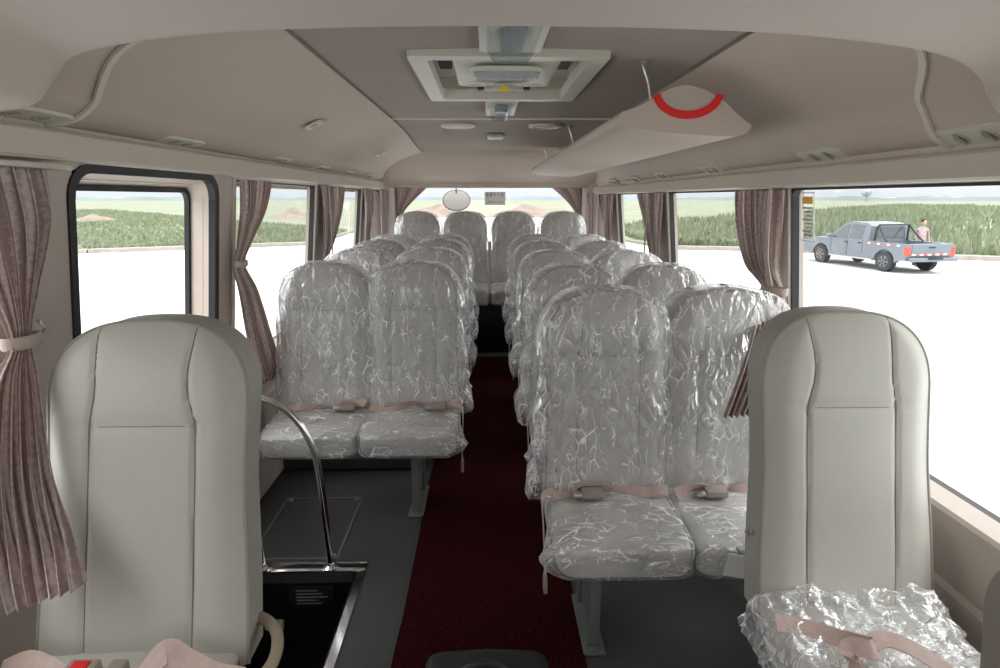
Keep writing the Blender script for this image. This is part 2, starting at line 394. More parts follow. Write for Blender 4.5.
# passenger lining: cove panels and head lining as one section swept along the bus
def interp(pts, n=6):
    return [(p.x, p.y) for p in smooth_path([(a, b, 0) for a, b in pts], n)]
PL = interp([(-1.13, 1.578), (-1.04, 1.572), (-.985, 1.582), (-.945, 1.605), (-.90, 1.645), (-.80, 1.70), (-.66, 1.757), (-.50, 1.806)], 6)
PR = interp([(.675, 1.806), (.80, 1.762), (.92, 1.70), (.99, 1.645), (1.022, 1.60), (1.048, 1.555), (1.09, 1.525), (1.18, 1.515)], 6)
def cove(P, name, side):
    m = MB()
    ys = [1.08 + (YR - 1.08) * k / 24 for k in range(25)]
    vs = []
    for y in ys:
        e = sm((y - 3.4) / 2.6)
        for i, (x, z) in enumerate(P):
            t = i / (len(P) - 1); t = t if side < 0 else 1 - t
            vs.append((x + side * .10 * e * t, y, z + .015 * e * t))
    n = len(P); fs = [(j * n + i, j * n + i + 1, (j + 1) * n + i + 1, (j + 1) * n + i) for j in range(24) for i in range(n - 1)]
    m.add(vs, fs); return struct(m.build(name, 'lining'))
cl = cove(PL, 'ceiling_cove_left', -1); cl.name = 'trim_5'
cr = cove(PR, 'ceiling_cove_right', 1); cr.name = 'trim_6'
# main ceiling panel
m = MB()
def ceil(u, v):
    y = 1.08 + (6.15 - 1.08) * v; e = sm((y - 3.4) / 2.6)
    x0 = -.50 - .10 * e; x1 = .675 + .10 * e; x = x0 + (x1 - x0) * u
    return (x, y, 1.806 + .02 * (1 - (2 * u - 1) ** 2) + .015 * e)
m.grid(ceil, 48, 160)
kf = [i for i, f_ in enumerate(m.f) if not (-.205 < sum(m.v[k][0] for k in f_) / 4 < .340 and 1.975 < sum(m.v[k][1] for k in f_) / 4 < 2.765)]
m.f = [m.f[i] for i in kf]; m.m = [0] * len(m.f); struct(m.build('ceiling', 'headliner'))
# rounded joint strips along the ceiling edges and the hoop across it
def strip(pts, wd, w, name, matn='lining', th=.004):
    m = MB(); m.ribbon(pts, wd, w, th); return struct(m.build(name, matn))
pl = []; pr = []; pl2 = []; pr2 = []
for k in range(30):
    y = 1.10 + 4.95 * k / 29; e = sm((y - 3.4) / 2.6)
    pl.append((-.515 - .10 * e, y, 1.800 + .015 * e)); pr.append((.69 + .10 * e, y, 1.800 + .015 * e))
    pl2.append((-.488 - .10 * e, y, 1.803 + .015 * e)); pr2.append((.662 + .10 * e, y, 1.803 + .015 * e))
strip(pl, (1, 0, .3), .045, 'trim_7', th=.006); strip(pr, (1, 0, -.3), .045, 'trim_8', th=.006)
strip(pl2, (1, 0, .3), .003, 'trim_9', 'seam', .003); strip(pr2, (1, 0, -.3), .003, 'trim_10', 'seam', .003)
hp = [(-.50 + 1.175 * k / 20, 3.40 + .16 * (1 - (k / 10 - 1) ** 2), 1.803 + .02 * (1 - (k / 10 - 1) ** 2)) for k in range(21)]
strip(hp, (0, 1, 0), .016, 'trim_11', 'trim')
# front joint seams between cab lining and coves
def onp(P, t):
    t *= len(P) - 1; i = min(int(t), len(P) - 2); q = t - i
    return P[i][0] * (1 - q) + P[i + 1][0] * q, P[i][1] * (1 - q) + P[i + 1][1] * q
for P, nm, sd in ((PL, 'trim_12', -1), (PR[::-1], 'trim_13', 1)):
    pts = []
    for k in range(25):
        t = .05 + .9 * k / 24; x, z = onp(P, t); pts.append((x - sd * .003, (1.565 if sd < 0 else 1.50) - .15 * sm((t - .50) / .3), z - .004))
    m = MB(); m.ribbon(pts, (0, 1, 0), .016, .004); 
    struct(m.build(nm, ['trim', 'seam']))
# rear header above the rear window
m = MB()
def hdr(u, v):
    x = -1.12 + 2.30 * u; k = (2 * u - 1)
    top = 1.842
    y = 6.02 + .42 * v - .32 * (max(0, abs(k) - .55) / .45) ** 2 * (1 - .6 * v); z = top + (1.515 - top) * (v ** .8)
    return (x, y, z)
m.grid(hdr, 30, 12); m.box(-1.15, 1.2, 6.40, 6.55, 1.50, 1.56)
struct(m.build('trim_14', 'lining'))
# cab lining: lower domed ceiling ahead of the passenger compartment
CP = interp([(-1.16, 1.545), (-1.02, 1.55), (-.86, 1.548), (-.785, 1.562), (-.748, 1.600), (-.69, 1.645), (-.49, 1.674), (-.25, 1.686), (.03, 1.690), (.30, 1.688), (.52, 1.680), (.72, 1.662), (.83, 1.640), (.885, 1.605), (.915, 1.560), (.96, 1.530), (1.03, 1.520), (1.2, 1.51)], 5)
m = MB(); ys = [1.16, 1.14, 1.10, 1.0, .8, .5, .2, -.1, -.5, -.9, -1.3, -1.72]; n = len(CP); vs = []
vs += [(x, 1.17, z + .22) for x, z in CP]
vs += [(x, 1.17, z + .012) for x, z in CP]
for y in ys:
    q = max(0, (1.1 - y)) / 2.8
    for x, z in CP: vs.append((x * (1 + .12 * min(1, q * 3)), y, z + (.03 * min(1, q * 4) if abs(x) < 1.0 else 0) - .10 * q * q))
R = len(ys) + 2
m.add(vs, [(j * n + i, j * n + i + 1, (j + 1) * n + i + 1, (j + 1) * n + i) for j in range(R - 1) for i in range(n - 1)])
struct(m.build('trim_15', 'cab_lining', angle=60))
m = MB(); m.box(-1.35, 1.35, YF - .1, YR + .15, 1.93, 1.97)          # roof skin over the lining
m.box(-1.20, -1.12, YF, YR + .1, 1.45, 1.95); m.box(1.17, 1.25, YF, YR + .1, 1.45, 1.95); m.box(-1.2, 1.25, YR + .02, YR + .1, 1.5, 1.95)
struct(m.build('trim_16', 'cab_lining', smooth=False))

# rear wall with its window
m = MB(); zb = .85
m.box(-1.2, 1.25, YR, YR + .06, -.05, zb); m.box(-1.2, -.905, YR, YR + .06, zb, 1.6); m.box(.965, 1.25, YR, YR + .06, zb, 1.6)
m.prism([(-1.15, 6.2), (-1.03, 6.3), (-.93, 6.46), (-.92, 6.55), (-1.2, 6.55)], 'z', 0, 1.55); m.prism([(1.2, 6.2), (1.07, 6.3), (.98, 6.46), (.97, 6.55), (1.25, 6.55)], 'z', 0, 1.55)
struct(m.build('wall_rear', 'wall'))
m = MB(); m.box(-.915, -.895, YR - .02, YR + .03, zb, 1.52); m.box(.955, .975, YR - .02, YR + .03, zb, 1.52); m.box(-.91, .97, YR - .02, YR + .03, 1.502, 1.52); m.box(-.91, .97, YR - .02, YR + .03, zb, zb + .02)
o = struct(m.build('window_%d' % wi, 'black'))
g = MB(); g.add([(-.9, YR + .02, zb), (.96, YR + .02, zb), (.96, YR + .02, 1.51), (-.9, YR + .02, 1.51)], [(0, 1, 2, 3)]); g.build('glass_pane', 'rear_glass', o, smooth=False)
wi += 1
# front end behind the photographer: low wall, posts, windscreen
m = MB(); m.box(-1.2, 1.25, YF - .06, YF, -.05, .80); m.box(-1.2, -1.05, YF - .06, YF, .8, 1.7); m.box(1.10, 1.25, YF - .06, YF, .8, 1.7); m.box(-1.2, 1.25, YF - .06, YF, 1.55, 1.95)
struct(m.build('wall_front', 'wall'))
g = MB(); g.add([(-1.05, YF - .03, .8), (1.1, YF - .03, .8), (1.1, YF - .03, 1.55), (-1.05, YF - .03, 1.55)], [(0, 1, 2, 3)]); struct(g.build('window_%d' % wi, 'glass', smooth=False))
# wheel arch box under the second left row
m = MB(); m.box(-1.13, -.34, 3.04, 3.9, 0, .20, .03); struct(m.build('trim_17', 'floor'))
# floor hatch
m = MB()
for a in ((-.95, -.60, 2.225, 2.235), (-.95, -.60, 2.735, 2.745)): m.box(a[0], a[1], a[2], a[3], 0, .003)
for a in ((-.955, -.945, 2.225, 2.745), (-.605, -.595, 2.225, 2.745)): m.box(a[0], a[1], a[2], a[3], 0, .003)
for x in (-.93, -.62):
    for y in (2.25, 2.72): m.lathe((x, y, 0), [(.012, 0), (.012, .004), (.008, .007)], n=12, mi=1)
m.box(-.945, -.605, 2.237, 2.733, 0, .0015, mi=2)
tag(m.build('floor_hatch', ['legm', 'steel', 'floor']), 'grey screwed floor hatch lying between the entrance step and the left seats', 'floor hatch')
# carpet
m = MB(); m.grid(lambda u, v: (-.292 + .593 * u + .006 * math.sin(v * 31), -.6 + 6.0 * v, .008), 8, 60)
m.box(-.291, .30, -.6, 5.4, 0, .0079)
tag(m.build('aisle_carpet', 'carpet'), 'dark red carpet runner lying along the centre aisle', 'carpet')

# ------------------------------------------------------------------ seats
def hwf(t, w):
    h = .5 * w * (1 - .03 * math.sin(PI * sm((t - .15) / .75)) + .035 * max(0, 1 - t / .5))
    if t > .74:
        q = min(1, (t - .74) / .26); h *= max(0, 1 - q ** 2.5) ** .38
    return h
def seamx(t, w): return .5 * w * (.52 - .07 * sm((t - .68) / .14) + .03 * sm((t - .85) / .12))
def back_rows(nt):
    r = []
    for j in range(nt + 1):
        s_ = j / nt
        r.append(.74 * s_ / .55 if s_ < .55 else 1 - .26 * (1 - (s_ - .55) / .45) ** 2.2)
    return r
def back_mesh(w, h, th, lean, nu, nt, inflate=0.0, nz=None, open_bottom=False, bulge=.028):
    rows = back_rows(nt); V = []; Fc = []
    for face in (0, 1):
        for t in rows:
            hw = hwf(t, w) + inflate * (1 if t < .97 else 1)
            for i in range(nu + 1):
                u = -1 + 2 * i / nu
                uu = math.copysign(1 - (1 - abs(u)) ** 1.25, u)
                x = uu * hw; z = t * h + (inflate if t > .9 else 0)
                if face == 0:
                    edge = (1 - abs(uu) ** 5) * (1 - max(0, (t - .75) / .25) ** 4)
                    y = -bulge * edge - .012 * edge * math.exp(-((t - .84) / .12) ** 2) - .008 * edge * math.exp(-((abs(uu) - .78) / .16) ** 2)
                    y += .007 * math.exp(-((abs(x) - seamx(t, w)) / (.012 * w)) ** 2) * edge + .006 * math.exp(-((t - .70) / .010) ** 2) * edge
                    y -= inflate
                else: y = th + inflate * 1.5 + .01 * (1 - abs(uu) ** 4) * (1 if t < .95 else 0)
                y += z * lean
                p = Vector((x, y, z))
                if nz: p = nz(p, t, uu, face)
                V.append(tuple(p))
    R = nu + 1; B = R * (nt + 1)
    for j in range(nt):
        for i in range(nu):
            a = j * R + i; Fc.append((a, a + 1, a + R + 1, a + R)); Fc.append((B + a, B + a + R, B + a + R + 1, B + a + 1))
    for j in range(nt):
        Fc.append((j * R, (j + 1) * R, B + (j + 1) * R, B + j * R)); Fc.append((j * R + nu, B + j * R + nu, B + (j + 1) * R + nu, (j + 1) * R + nu))
    side0 = len(Fc) - 2 * nt
    for i in range(nu): Fc.append((nt * R + i, nt * R + i + 1, B + nt * R + i + 1, B + nt * R + i))
    if not open_bottom:
        for i in range(nu): Fc.append((i, B + i, B + i + 1, i + 1))
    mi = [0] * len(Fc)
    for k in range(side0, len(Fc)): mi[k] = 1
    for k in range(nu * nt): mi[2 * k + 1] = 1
    return V, Fc, mi
def front_pt(w, h, lean, u, t, off=.0, bulge=.028):
    edge = (1 - abs(u) ** 5) * (1 - max(0, (t - .75) / .25) ** 4)
    y = -bulge * edge - .012 * edge * math.exp(-((t - .84) / .12) ** 2) - .008 * edge * math.exp(-((abs(u) - .78) / .16) ** 2)
    y += .005 * math.exp(-((abs(u * hwf(t, w)) - seamx(t, w)) / (.012 * w)) ** 2) * edge
    return (u * hwf(t, w), y + t * h * lean - off, t * h)
def add_back(parent, x, y, z, w=.41, h=.70, th=.085, lean=.13, nu=44, nt=44, mats=('leather', 'leather_side', 'seam'), pipe=True, seams=True):
    V, Fc, mi = back_mesh(w, h, th, lean, nu, nt)
    m = MB(); m.add(V, Fc); m.m = mi
    if seams:
        for sx in (-1, 1):
            m.tube([front_pt(w, h, lean, sx * seamx(k / 40 * .985, w) / max(hwf(k / 40 * .985, w), 1e-3), k / 40 * .985, 0) for k in range(41)], .0014, 5, 2)
        m.tube([front_pt(w, h, lean, -.5 + k / 12, .70, -.004) for k in range(13)], .0014, 5, 2)
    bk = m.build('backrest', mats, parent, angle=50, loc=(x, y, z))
    if pipe:
        p = MB(); pts = [(hwf(t, w), t * h * lean, t * h) for t in back_rows(40)]
        pts = pts + [(-a, b, c_) for a, b, c_ in pts[::-1][1:]]
        p.tube(pts, .0042, 6); p.build('piping', 'piping', bk)
    return bk
def rounded_cushion(w, d, h, nx=22, ny=22, inflate=0, nz=None, front_drop=.012):
    """closed pad: x width, y depth (front at 0, facing -y), z 0..h"""
    m = MB(); n1 = 8.0
    def se(a):      # superellipse section
        c_, s_ = math.cos(a), math.sin(a); e = .24
        return math.copysign(abs(c_) ** e, c_), math.copysign(abs(s_) ** e, s_)
    nu, nv = 40, 48; vs = []
    for j in range(nv + 1):
        ph = -PI / 2 + PI * j / nv; cz, sz = se(ph)
        for i in range(nu):
            cx, cy = se(2 * PI * i / nu)
            k = max(abs(cz), 1e-6)
            x = (w / 2 + inflate) * cx * k; y = d / 2 + (d / 2 + inflate) * cy * k; z = h / 2 + (h / 2 + inflate) * sz
            q = 1 - min(1, max(0, y / d))
            z -= front_drop * q * q if z > h * .5 else 0
            if z > h * .5: z += .008 * math.exp(-((x / (w * .3)) ** 2)) 
            p = Vector((x, y, z))
            if nz: p = nz(p)
            vs.append(tuple(p))
    fs = [(j * nu + i, j * nu + (i + 1) % nu, (j + 1) * nu + (i + 1) % nu, (j + 1) * nu + i) for j in range(nv) for i in range(nu)]
    m.add(vs, fs); return m
def crumple(seed, a, f1, aniso=(1, 1, 1)):
    o = Vector((seed * 13.1, seed * 7.7, seed * 3.3))
    def fn(p):
        q = Vector((p.x * aniso[0], p.y * aniso[1], p.z * aniso[2]))
        r1 = 1 - abs(noise.noise(q * f1 + o)) * 2; r2 = 1 - abs(noise.noise(q * f1 * 2.3 + o * 2)) * 2
        return a * (.65 * r1 + .35 * r2)
    return fn
BACK_FILMS = {}
def film_back(w, h, th, lean, seed, flare):
    k = (seed, round(w, 3), round(h, 3), flare)
    if k in BACK_FILMS: return BACK_FILMS[k]
    cr_ = crumple(seed, .006, 11, (1, 1, .35))
    def nz(p, t, u, face):
        d = cr_(p)
        if face == 0: p.y -= d + .002
        else: p.y += d
        if abs(u) > .9:
            # loose bag: seams stand off at the side towards the aisle, more towards the bottom
            s_ = 1 if u > 0 else -1
            k2 = (1.0 if s_ == flare else .25) * (.35 + 1.0 * (1 - t)) if t < .9 else .25
            p.x += s_ * (.010 + k2 * (.020 + .030 * (noise.noise(Vector((seed * 5, t * 9, face * 1.5))) + .3)))
            p.y += .01 * noise.noise(Vector((seed, t * 16, 3)))
        if t > .9: p.z += .003 + .006 * noise.noise(Vector((seed, u * 6, face)))
        if t < .02: p.z += .02 * noise.noise(Vector((seed, u * 5, face * 3)))
        return p
    V, Fc, mi = back_mesh(w, h, th, lean, 40, 56, inflate=.006, nz=nz, open_bottom=True)
    m = MB(); m.add(V, Fc); BACK_FILMS[k] = m; return m
def add_film_back(parent, x, y, z, w, h, lean, seed, flare):
    m = film_back(w, h, .085, lean, seed, flare)
    return m.build('plastic_cover', 'film', parent, angle=180, loc=(x, y, z))
def add_film_cushion(parent, x, y, z, w, d, h, seed, flare):
    cr_ = crumple(seed + 40, .004, 13)
    def nz(p):
        k = cr_(p)
        c0 = Vector((0, d / 2, h / 2)); n = (p - c0).normalized(); q = p + n * (k + .003)
        if flare:                                   # pointed loose corner at the aisle front
            s_ = sm((p.x * flare - w * .36) / (w * .14)) * sm(1 - abs(p.y - .03) / .12) * sm(1 - abs(p.z - h * .45) / .06)
            q.x += flare * s_ * .055; q.y -= s_ * .01
        q.z = max(q.z, -.015)
        return q
    m = rounded_cushion(w, d, h, inflate=.004, nz=nz)
    return m.build('plastic_cover', 'film_cushion', parent, angle=180, loc=(x, y, z))

def double_seat(side, seed, detail=True):
    """side = -1: left row (aisle on +x), +1: right row (aisle on -x). Local origin on the floor under the back foot, facing -y"""
    r = thing('double_seat', 'x', 'bus seat')
    w, zc, hc, dc = .41, .315, .115, .46
    pit = .405 if side > 0 else .42; ain = -side        # direction of aisle
    xs = [ain * pit / 2, -ain * pit / 2]                # aisle seat first
    for k, x in enumerate(xs):
        c_ = rounded_cushion(pit - .006, dc, hc).build('cushion', 'leather', r, loc=(x, -.33, zc))
        add_film_cushion(c_, 0, 0, 0, pit - .006, dc, hc, seed * 3 + k, ain if k == 0 else 0)
        b = add_back(r, x, .02, .40, w=w if side < 0 else .40, lean=.12, nu=36, nt=40)
        add_film_back(b, 0, 0, 0, w if side < 0 else .40, .70, .12, (seed * 2 + k) % 5, ain)
    # frame and legs
    m = MB(); L_ = pit - .03
    m.box(-L_, L_, -.26, -.22, .285, .32, .004); m.box(-L_, L_, .04, .08, .285, .32, .004)
    m.build('seat_frame', 'legm', r)
    xl = ain * (pit / 2 + (.022 if side < 0 else .07))
    m = MB(); m.box(xl - .018, xl + .018, -.22, -.19, .0, .29, .003); m.box(xl - .018, xl + .018, .0, .03, .0, .29, .003); m.box(xl - .004, xl + .004, -.2, .02, .03, .28)
    m.box(xl - .035, xl + .035, -.25, .05, .0, .010, .003)
    m.lathe((xl, -.235, .01), [(.009, 0), (.009, .008)], n=6)
    m.build('leg', 'legm', r)
    # lap belts lying in the fold between cushions and backs
    rnd = random.Random(seed)
    xa = ain * (pit - .02)
    for k, x in enumerate(xs):
        pts = []
        for i in range(13):
            t = -1 + i / 6
            pts.append((x + t * pit * .47, -.035 - .022 * math.cos(t * 2.2 + seed) - .01 * rnd.random(), .446 + .010 * rnd.random() + .012 * math.sin(t * 5 + k * 2 + seed)))
        m = MB(); m.ribbon(smooth_path(pts, 4), [(0, math.sin(i * .11 + seed) * .9 + .3, .7) for i in range(49)], .040, .0012)
        bl = m.build('lap_belt', 'belt', r)
        bx = x + (-.06 if side > 0 else .12)
        m = MB(); m.box(bx - .035, bx + .035, -.085, -.030, .447, .470, .006); m.box(bx - .065, bx - .035, -.078, -.040, .45, .462, .003, mi=1)
        m.build('buckle', ['buckle', 'steel'], bl)
    m = MB(); xe = ain * pit                               # belt tail hanging over the aisle edge
    m.ribbon(smooth_path([(xe - ain * .02, -.03, .455), (xe + ain * .018, -.05, .44), (xe + ain * .022, -.12, .36), (xe + ain * .02, -.16, .27), (xe + ain * .024, -.20, .235)], 6), (0, 1, .2), .032, .0012)
    m.box(xe + ain * .022 - .006, xe + ain * .022 + .006, -.22, -.18, .20, .25, .003, mi=1)
    m.build('belt_tail', ['belt', 'buckle'], r)
    return r

RROWS = [1.92, 2.66, 3.44, 4.24, 5.02]
LROWS = [2.80, 3.62, 4.38, 5.02]
rl = ['right-hand double seat in plastic film, the one nearest the entrance step end with price tag and hanging curtain',
      ]
def labels(side):
    nm = 'right' if side > 0 else 'left'
    o = ['frontmost', 'second', 'third', 'fourth', 'fifth']
    return nm, o
RLAB = ['film wrapped double seat right of the aisle, frontmost, with a white paper tag',
        'film wrapped double seat right of the aisle, second row back, directly behind the tagged one',
        'film wrapped double seat right of the aisle, third row back, middle of the five',
        'film wrapped double seat right of the aisle, fourth row back, second from the bench',
        'film wrapped double seat right of the aisle, fifth row back, nearest the rear bench']
LLAB = ['film wrapped grey double seat left of the aisle, frontmost, behind the curved steel handrail',
        'film wrapped double seat left of the aisle, second row back over the wheel arch',
        'film wrapped double seat left of the aisle, third row back, second from the bench',
        'film wrapped double seat left of the aisle, fourth row back, nearest the rear bench']
GRP = 'plastic wrapped double seats along the aisle'
for i, y in enumerate(RROWS):
    if i in (0, 1): s0 = double_seat(1, 3 + i); o = s0
    else: o = copy_tree(s0)
    o.location = (.605, y, 0); tag(o, RLAB[i], 'bus seat', GRP)
    if i == 0: RS0 = o
for i, y in enumerate(LROWS):
    if i in (0, 1): s1 = double_seat(-1, 8 + i); o = s1
    else: o = copy_tree(s1)
    o.location = (-.555, y, 0); tag(o, LLAB[i], 'bus seat', GRP)
# white tag on the frontmost right seat
m = MB(); m.box(.075, .145, -.345, -.342, .335, .405, rot=Matrix.Rotation(.2, 3, 'Y')); m.tube([(.12, -.34, .40), (.10, -.345, .43)], .001, 5, 1)
m.build('paper_tag', ['white', 'black'], RS0)['label'] = 'white printed paper tag'

# rear bench
rb = thing('rear_bench', 'four-place film wrapped rear bench across the back under the rear window', 'bench seat', (.03, 5.95, 0))
BX = [-.685, -.232, .228, .70]
for k, x in enumerate(BX):
    c_ = rounded_cushion(.45, .46, .15).build('cushion', 'leather', rb, loc=(x, -.45, .45))
    b = add_back(rb, x, .0, .56, w=.41, h=.71, lean=.12, nu=28, nt=32)
    add_film_back(b, 0, 0, 0, .41, .71, .12, k, (-1) ** k)
    add_film_cushion(c_, 0, 0, 0, .45, .46, .15, 70 + k, 0)
m = MB(); m.box(-.95, .95, -.38, -.02, 0, .45, .01); m.build('bench_box', 'blackgloss', rb)
m = MB(); m.ribbon(smooth_path([(0, -.03, 1.0), (.0, -.05, .85), (.005, -.06, .7), (-.01, -.12, .61), (-.04, -.2, .605)], 6), (1, 0, 0), .03); m.build('lap_belt', 'belt', rb)

# front single seats
def single_seat(label, x, y, w, lean, ztop, name='single_seat', mats=('leather', 'leather_side', 'seam'), zc=.34):
    r = thing(name, label, 'bus seat', (x, y, 0)); h = ztop - .42
    add_back(r, 0, 0, .42, w=w, h=h, th=.088, lean=lean, nu=72, nt=80, mats=mats)
    rounded_cushion(w, .40, .12).build('cushion', mats[0], r, loc=(0, -.38, zc))
    m = MB()
    for sx in (-1, 1): m.box(sx * w * .36 - .02, sx * w * .36 + .02, -.34, -.30, 0, zc + .02, .003)
    m.box(-w * .45, w * .45, -.36, -.02, zc - .03, zc + .01, .004)
    m.build('seat_frame', 'legm', r)
    return r
SL = single_seat('unwrapped grey single seat at the left beside the entrance step, with red-buttoned buckle', -.742, 1.165, .435, .27, 1.135)
SR = single_seat('unwrapped grey single seat at the right, crumpled film and pink belt on its cushion', .855, 1.285, .405, .21, 1.135)
# hinge bolts on the side of the right seat
m = MB()
for zz, yy in ((.60, .06), (.585, .085)): m.lathe((-.209, yy + .02, zz), [(.006, -.004), (.006, .0)], 'x', 10)
m.build('hinge_bolt', 'steel', SR)
# dark seat at the lower right corner, nearer the photographer
SC = single_seat('taupe seat edge cropped by the lower right corner of the picture', .975, .765, .32, .10, .845, mats=('taupe', 'taupe', 'seam'))

# crumpled film lying on the right front seat, belt across it
m = MB()
def crum(u, v):
    x = .575 + .47 * u; y = .98 + .285 * v
    p = Vector((x, y, 0)); k = crumple(5, 1, 9)(p); k2 = crumple(9, 1, 24)(p); k3 = noise.noise(p * 5)
    e = sm(min(u, 1 - u) / .10)
    z = .466 + .022 * (k + .2) + .015 * k2 + .024 * k3 + .028 * sm((v - .45) / .5) * (.7 + noise.noise(Vector((x * 9, 1, 1))))
    return (x + .02 * k2, y + .02 * k - .02 * k2, z * e + (.42) * (1 - e))
m.grid(crum, 90, 50)
tag(m.build('crumpled_film', 'film_heavy', angle=180), 'crumpled clear plastic film heaped on the right front single seat', 'plastic film')
m = MB()
m.ribbon(smooth_path([(.62, 1.16, .505), (.68, 1.15, .50), (.735, 1.115, .50), (.775, 1.07, .515), (.76, 1.05, .525), (.725, 1.065, .52), (.715, 1.03, .50), (.74, .96, .49)], 7),
         (0, .75, .5), .036, .0013)
m.ribbon(smooth_path([(.775, 1.075, .520), (.81, 1.08, .525), (.85, 1.055, .52), (.885, 1.02, .505), (.90, .98, .50)], 7), (.3, .8, .3), .036, .0013)
m.build('lap_belt', 'belt', None)
o = bpy.data.objects['lap_belt'] if False else C.objects[-1]
o.parent = SR; o.location = (-SR.location.x, -SR.location.y, 0)

# belt and buckles on the left front seat
m = MB()
m.ribbon(smooth_path([(-.99, 1.10, .46), (-.93, 1.09, .49), (-.88, 1.07, .495), (-.83, 1.05, .485)], 7), (0, .8, .6), .05, .0015)
m.ribbon(smooth_path([(-.70, 1.02, .46), (-.67, 1.05, .49), (-.64, 1.08, .52), (-.60, 1.07, .505), (-.54, 1.05, .49), (-.48, 1.04, .485)], 7), (0, .8, .6), .05, .0015)
b = m.build('lap_belt', 'belt', SL); b.location = (-SL.location.x, -SL.location.y, 0)
m = MB(); m.box(-.825, -.765, 1.01, 1.08, .475, .51, .006, mi=0); m.box(-.812, -.780, 1.035, 1.07, .508, .513, .001, mi=1); m.box(-.748, -.715, 1.01, 1.085, .475, .505, .006, mi=0)
m.build('buckle', ['buckle', 'red'], b)['label'] = 'buckle with red button'
# tan hoop armrest
m = MB(); m.tube(smooth_path([(-.56, 1.27, .46), (-.51, 1.245, .47), (-.468, 1.205, .468), (-.449, 1.15, .462), (-.453, 1.10, .455), (-.485, 1.06, .45), (-.54, 1.045, .45)], 7), .013, 12)
o = m.build('armrest_hoop', 'rubberbeige', SL); o.location = (-SL.location.x, -SL.location.y, 0)

# handrail at the step
hr = thing('handrail', 'curved chrome handrail behind the left front seat at the edge of the step', 'handrail', (-.73, 2.16, 0))
m = MB(); m.tube(smooth_path([(.125, 0, .0), (.115, 0, .20), (.100, 0, .42), (.075, 0, .53), (.02, 0, .625), (-.06, 0, .68), (-.16, 0, .70), (-.26, 0, .69), (-.36, 0, .66)], 8), .014, 14); m.build('rail', 'chrome', hr)
m = MB(); m.tube(smooth_path([(-.135, 0, 0), (-.145, 0, .25), (-.17, 0, .50), (-.19, 0, .698)], 6), .011, 12); m.build('post', 'chrome', hr)
for x in (.125, -.135):
    m = MB(); m.lathe((x, 0, .008), [(.032, 0), (.032, .005), (.018, .012), (.016, .02)], n=20); m.build('base_plate', 'chrome', hr)

# plaque and lamp in the step well
m = MB(); m.box(-.775, -.60, 2.152, 2.158, -.17, -.07, .002)
for i, zz in enumerate((-.088, -.102, -.116, -.130, -.144)):
    m.box(-.745, -.665 + .02 * ((i * 7) % 3), 2.150, 2.1525, zz - .002, zz + .002, mi=1)
tag(m.build('data_plate', ['black', 'ink']), 'small dark data plate on the back face of the entrance step', 'plate')
m = MB(); m.box(-.875, -.80, 2.135, 2.16, -.255, -.215, .008, 3); m.box(-.85, -.82, 2.130, 2.136, -.24, -.23, .001, mi=1)
tag(m.build('step_lamp', ['switch', 'black']), 'small rounded pale green lamp on the dark step wall', 'lamp')

# black bag at the bottom edge
bg = thing('black_bag', 'black bag with looped handle on the red carpet at the bottom edge', 'bag', (-.005, 1.36, .008))
rounded_cushion(.34, .30, .165).build('bag_body', 'black', bg, loc=(0, -.15, 0))
m = MB(); m.tube(smooth_path([(-.085, -.03, .15), (-.07, .0, .20), (-.03, .01, .222), (.01, .01, .226), (.05, .0, .21), (.085, -.03, .155)], 6), .010, 10); m.build('handle', 'black', bg)

# ------------------------------------------------------------------ ceiling fittings
# roof ventilator
hv = thing('roof_ventilator', 'cream roof ventilator and emergency hatch set in the ceiling', 'roof vent', (.068, 2.37, 1.809))
m = MB(); X, Y, b = .30, .43, .055
def rect_ring(m, o, i_, z0, z1):
    for (A, B, za, zb_) in ((o, i_, z0, z0), (i_, i_, z0, z1), (o, o, z0, z1), (o, i_, z1, z1)):
        n = len(A); m.add([(x, y, za) for x, y in A] + [(x, y, zb_) for x, y in B], [(k, (k + 1) % n, n + (k + 1) % n, n + k) for k in range(n)])
rect_ring(m, rr(-X, X, -Y, Y, .015), rr(-X + b, X - b, -Y + b, Y - b, .02), -.006, .036)
m.build('frame', 'cream', hv, angle=20)
m = MB(); q4 = [(-X + b, -Y + b), (X - b, -Y + b), (X - b, Y - b), (-X + b, Y - b)]; q5 = [(a_ * 1.12, b_ * 1.06) for a_, b_ in q4]
m.add([(x, y, .034) for x, y in q5] + [(x, y, .085) for x, y in q5], [(k, (k + 1) % 4, 4 + (k + 1) % 4, 4 + k) for k in range(4)] + [(4, 5, 6, 7)])
m.build('recess', 'cream', hv, smooth=False)
m = MB(); m.box(-.175, .175, -Y + .05, .18, .002, .035, .014, 3)
pn = m.build('centre_panel', 'cream', hv, loc=(0, .0, .01))
m = MB(); vs = []
m.add([(0, 0, 0)], [])
def oval(m, cx, cy, rx, ry, z0, z1, mi=0, e=.6, n=40):
    P = []
    for k in range(n):
        a = 2 * PI * k / n; c_, s_ = math.cos(a), math.sin(a); P.append((cx + rx * math.copysign(abs(c_) ** e, c_), cy + ry * math.copysign(abs(s_) ** e, s_)))
    m.prism(P, 'z', z0, z1, mi)
m = MB(); oval(m, 0, -.20, .118, .072, -.022, -.010, 0); oval(m, 0, -.20, .108, .062, -.025, -.021, 1)
for k in range(14): m.box(-.10 + k * .0154, -.0985 + k * .0154 + .004, -.255, -.145, -.0275, -.0245, mi=1)
m.build('grille', ['cream', 'grille'], pn)
for sx in (-1, 1):
    m = MB(); oval(m, sx * .105, .055, .032, .022, -.015, -.011, 0); m.box(sx * .105 - .022, sx * .105 + .022, .048, .062, -.0165, -.0145, mi=1); m.build('warning_label', ['cream', 'pinktext'], pn)
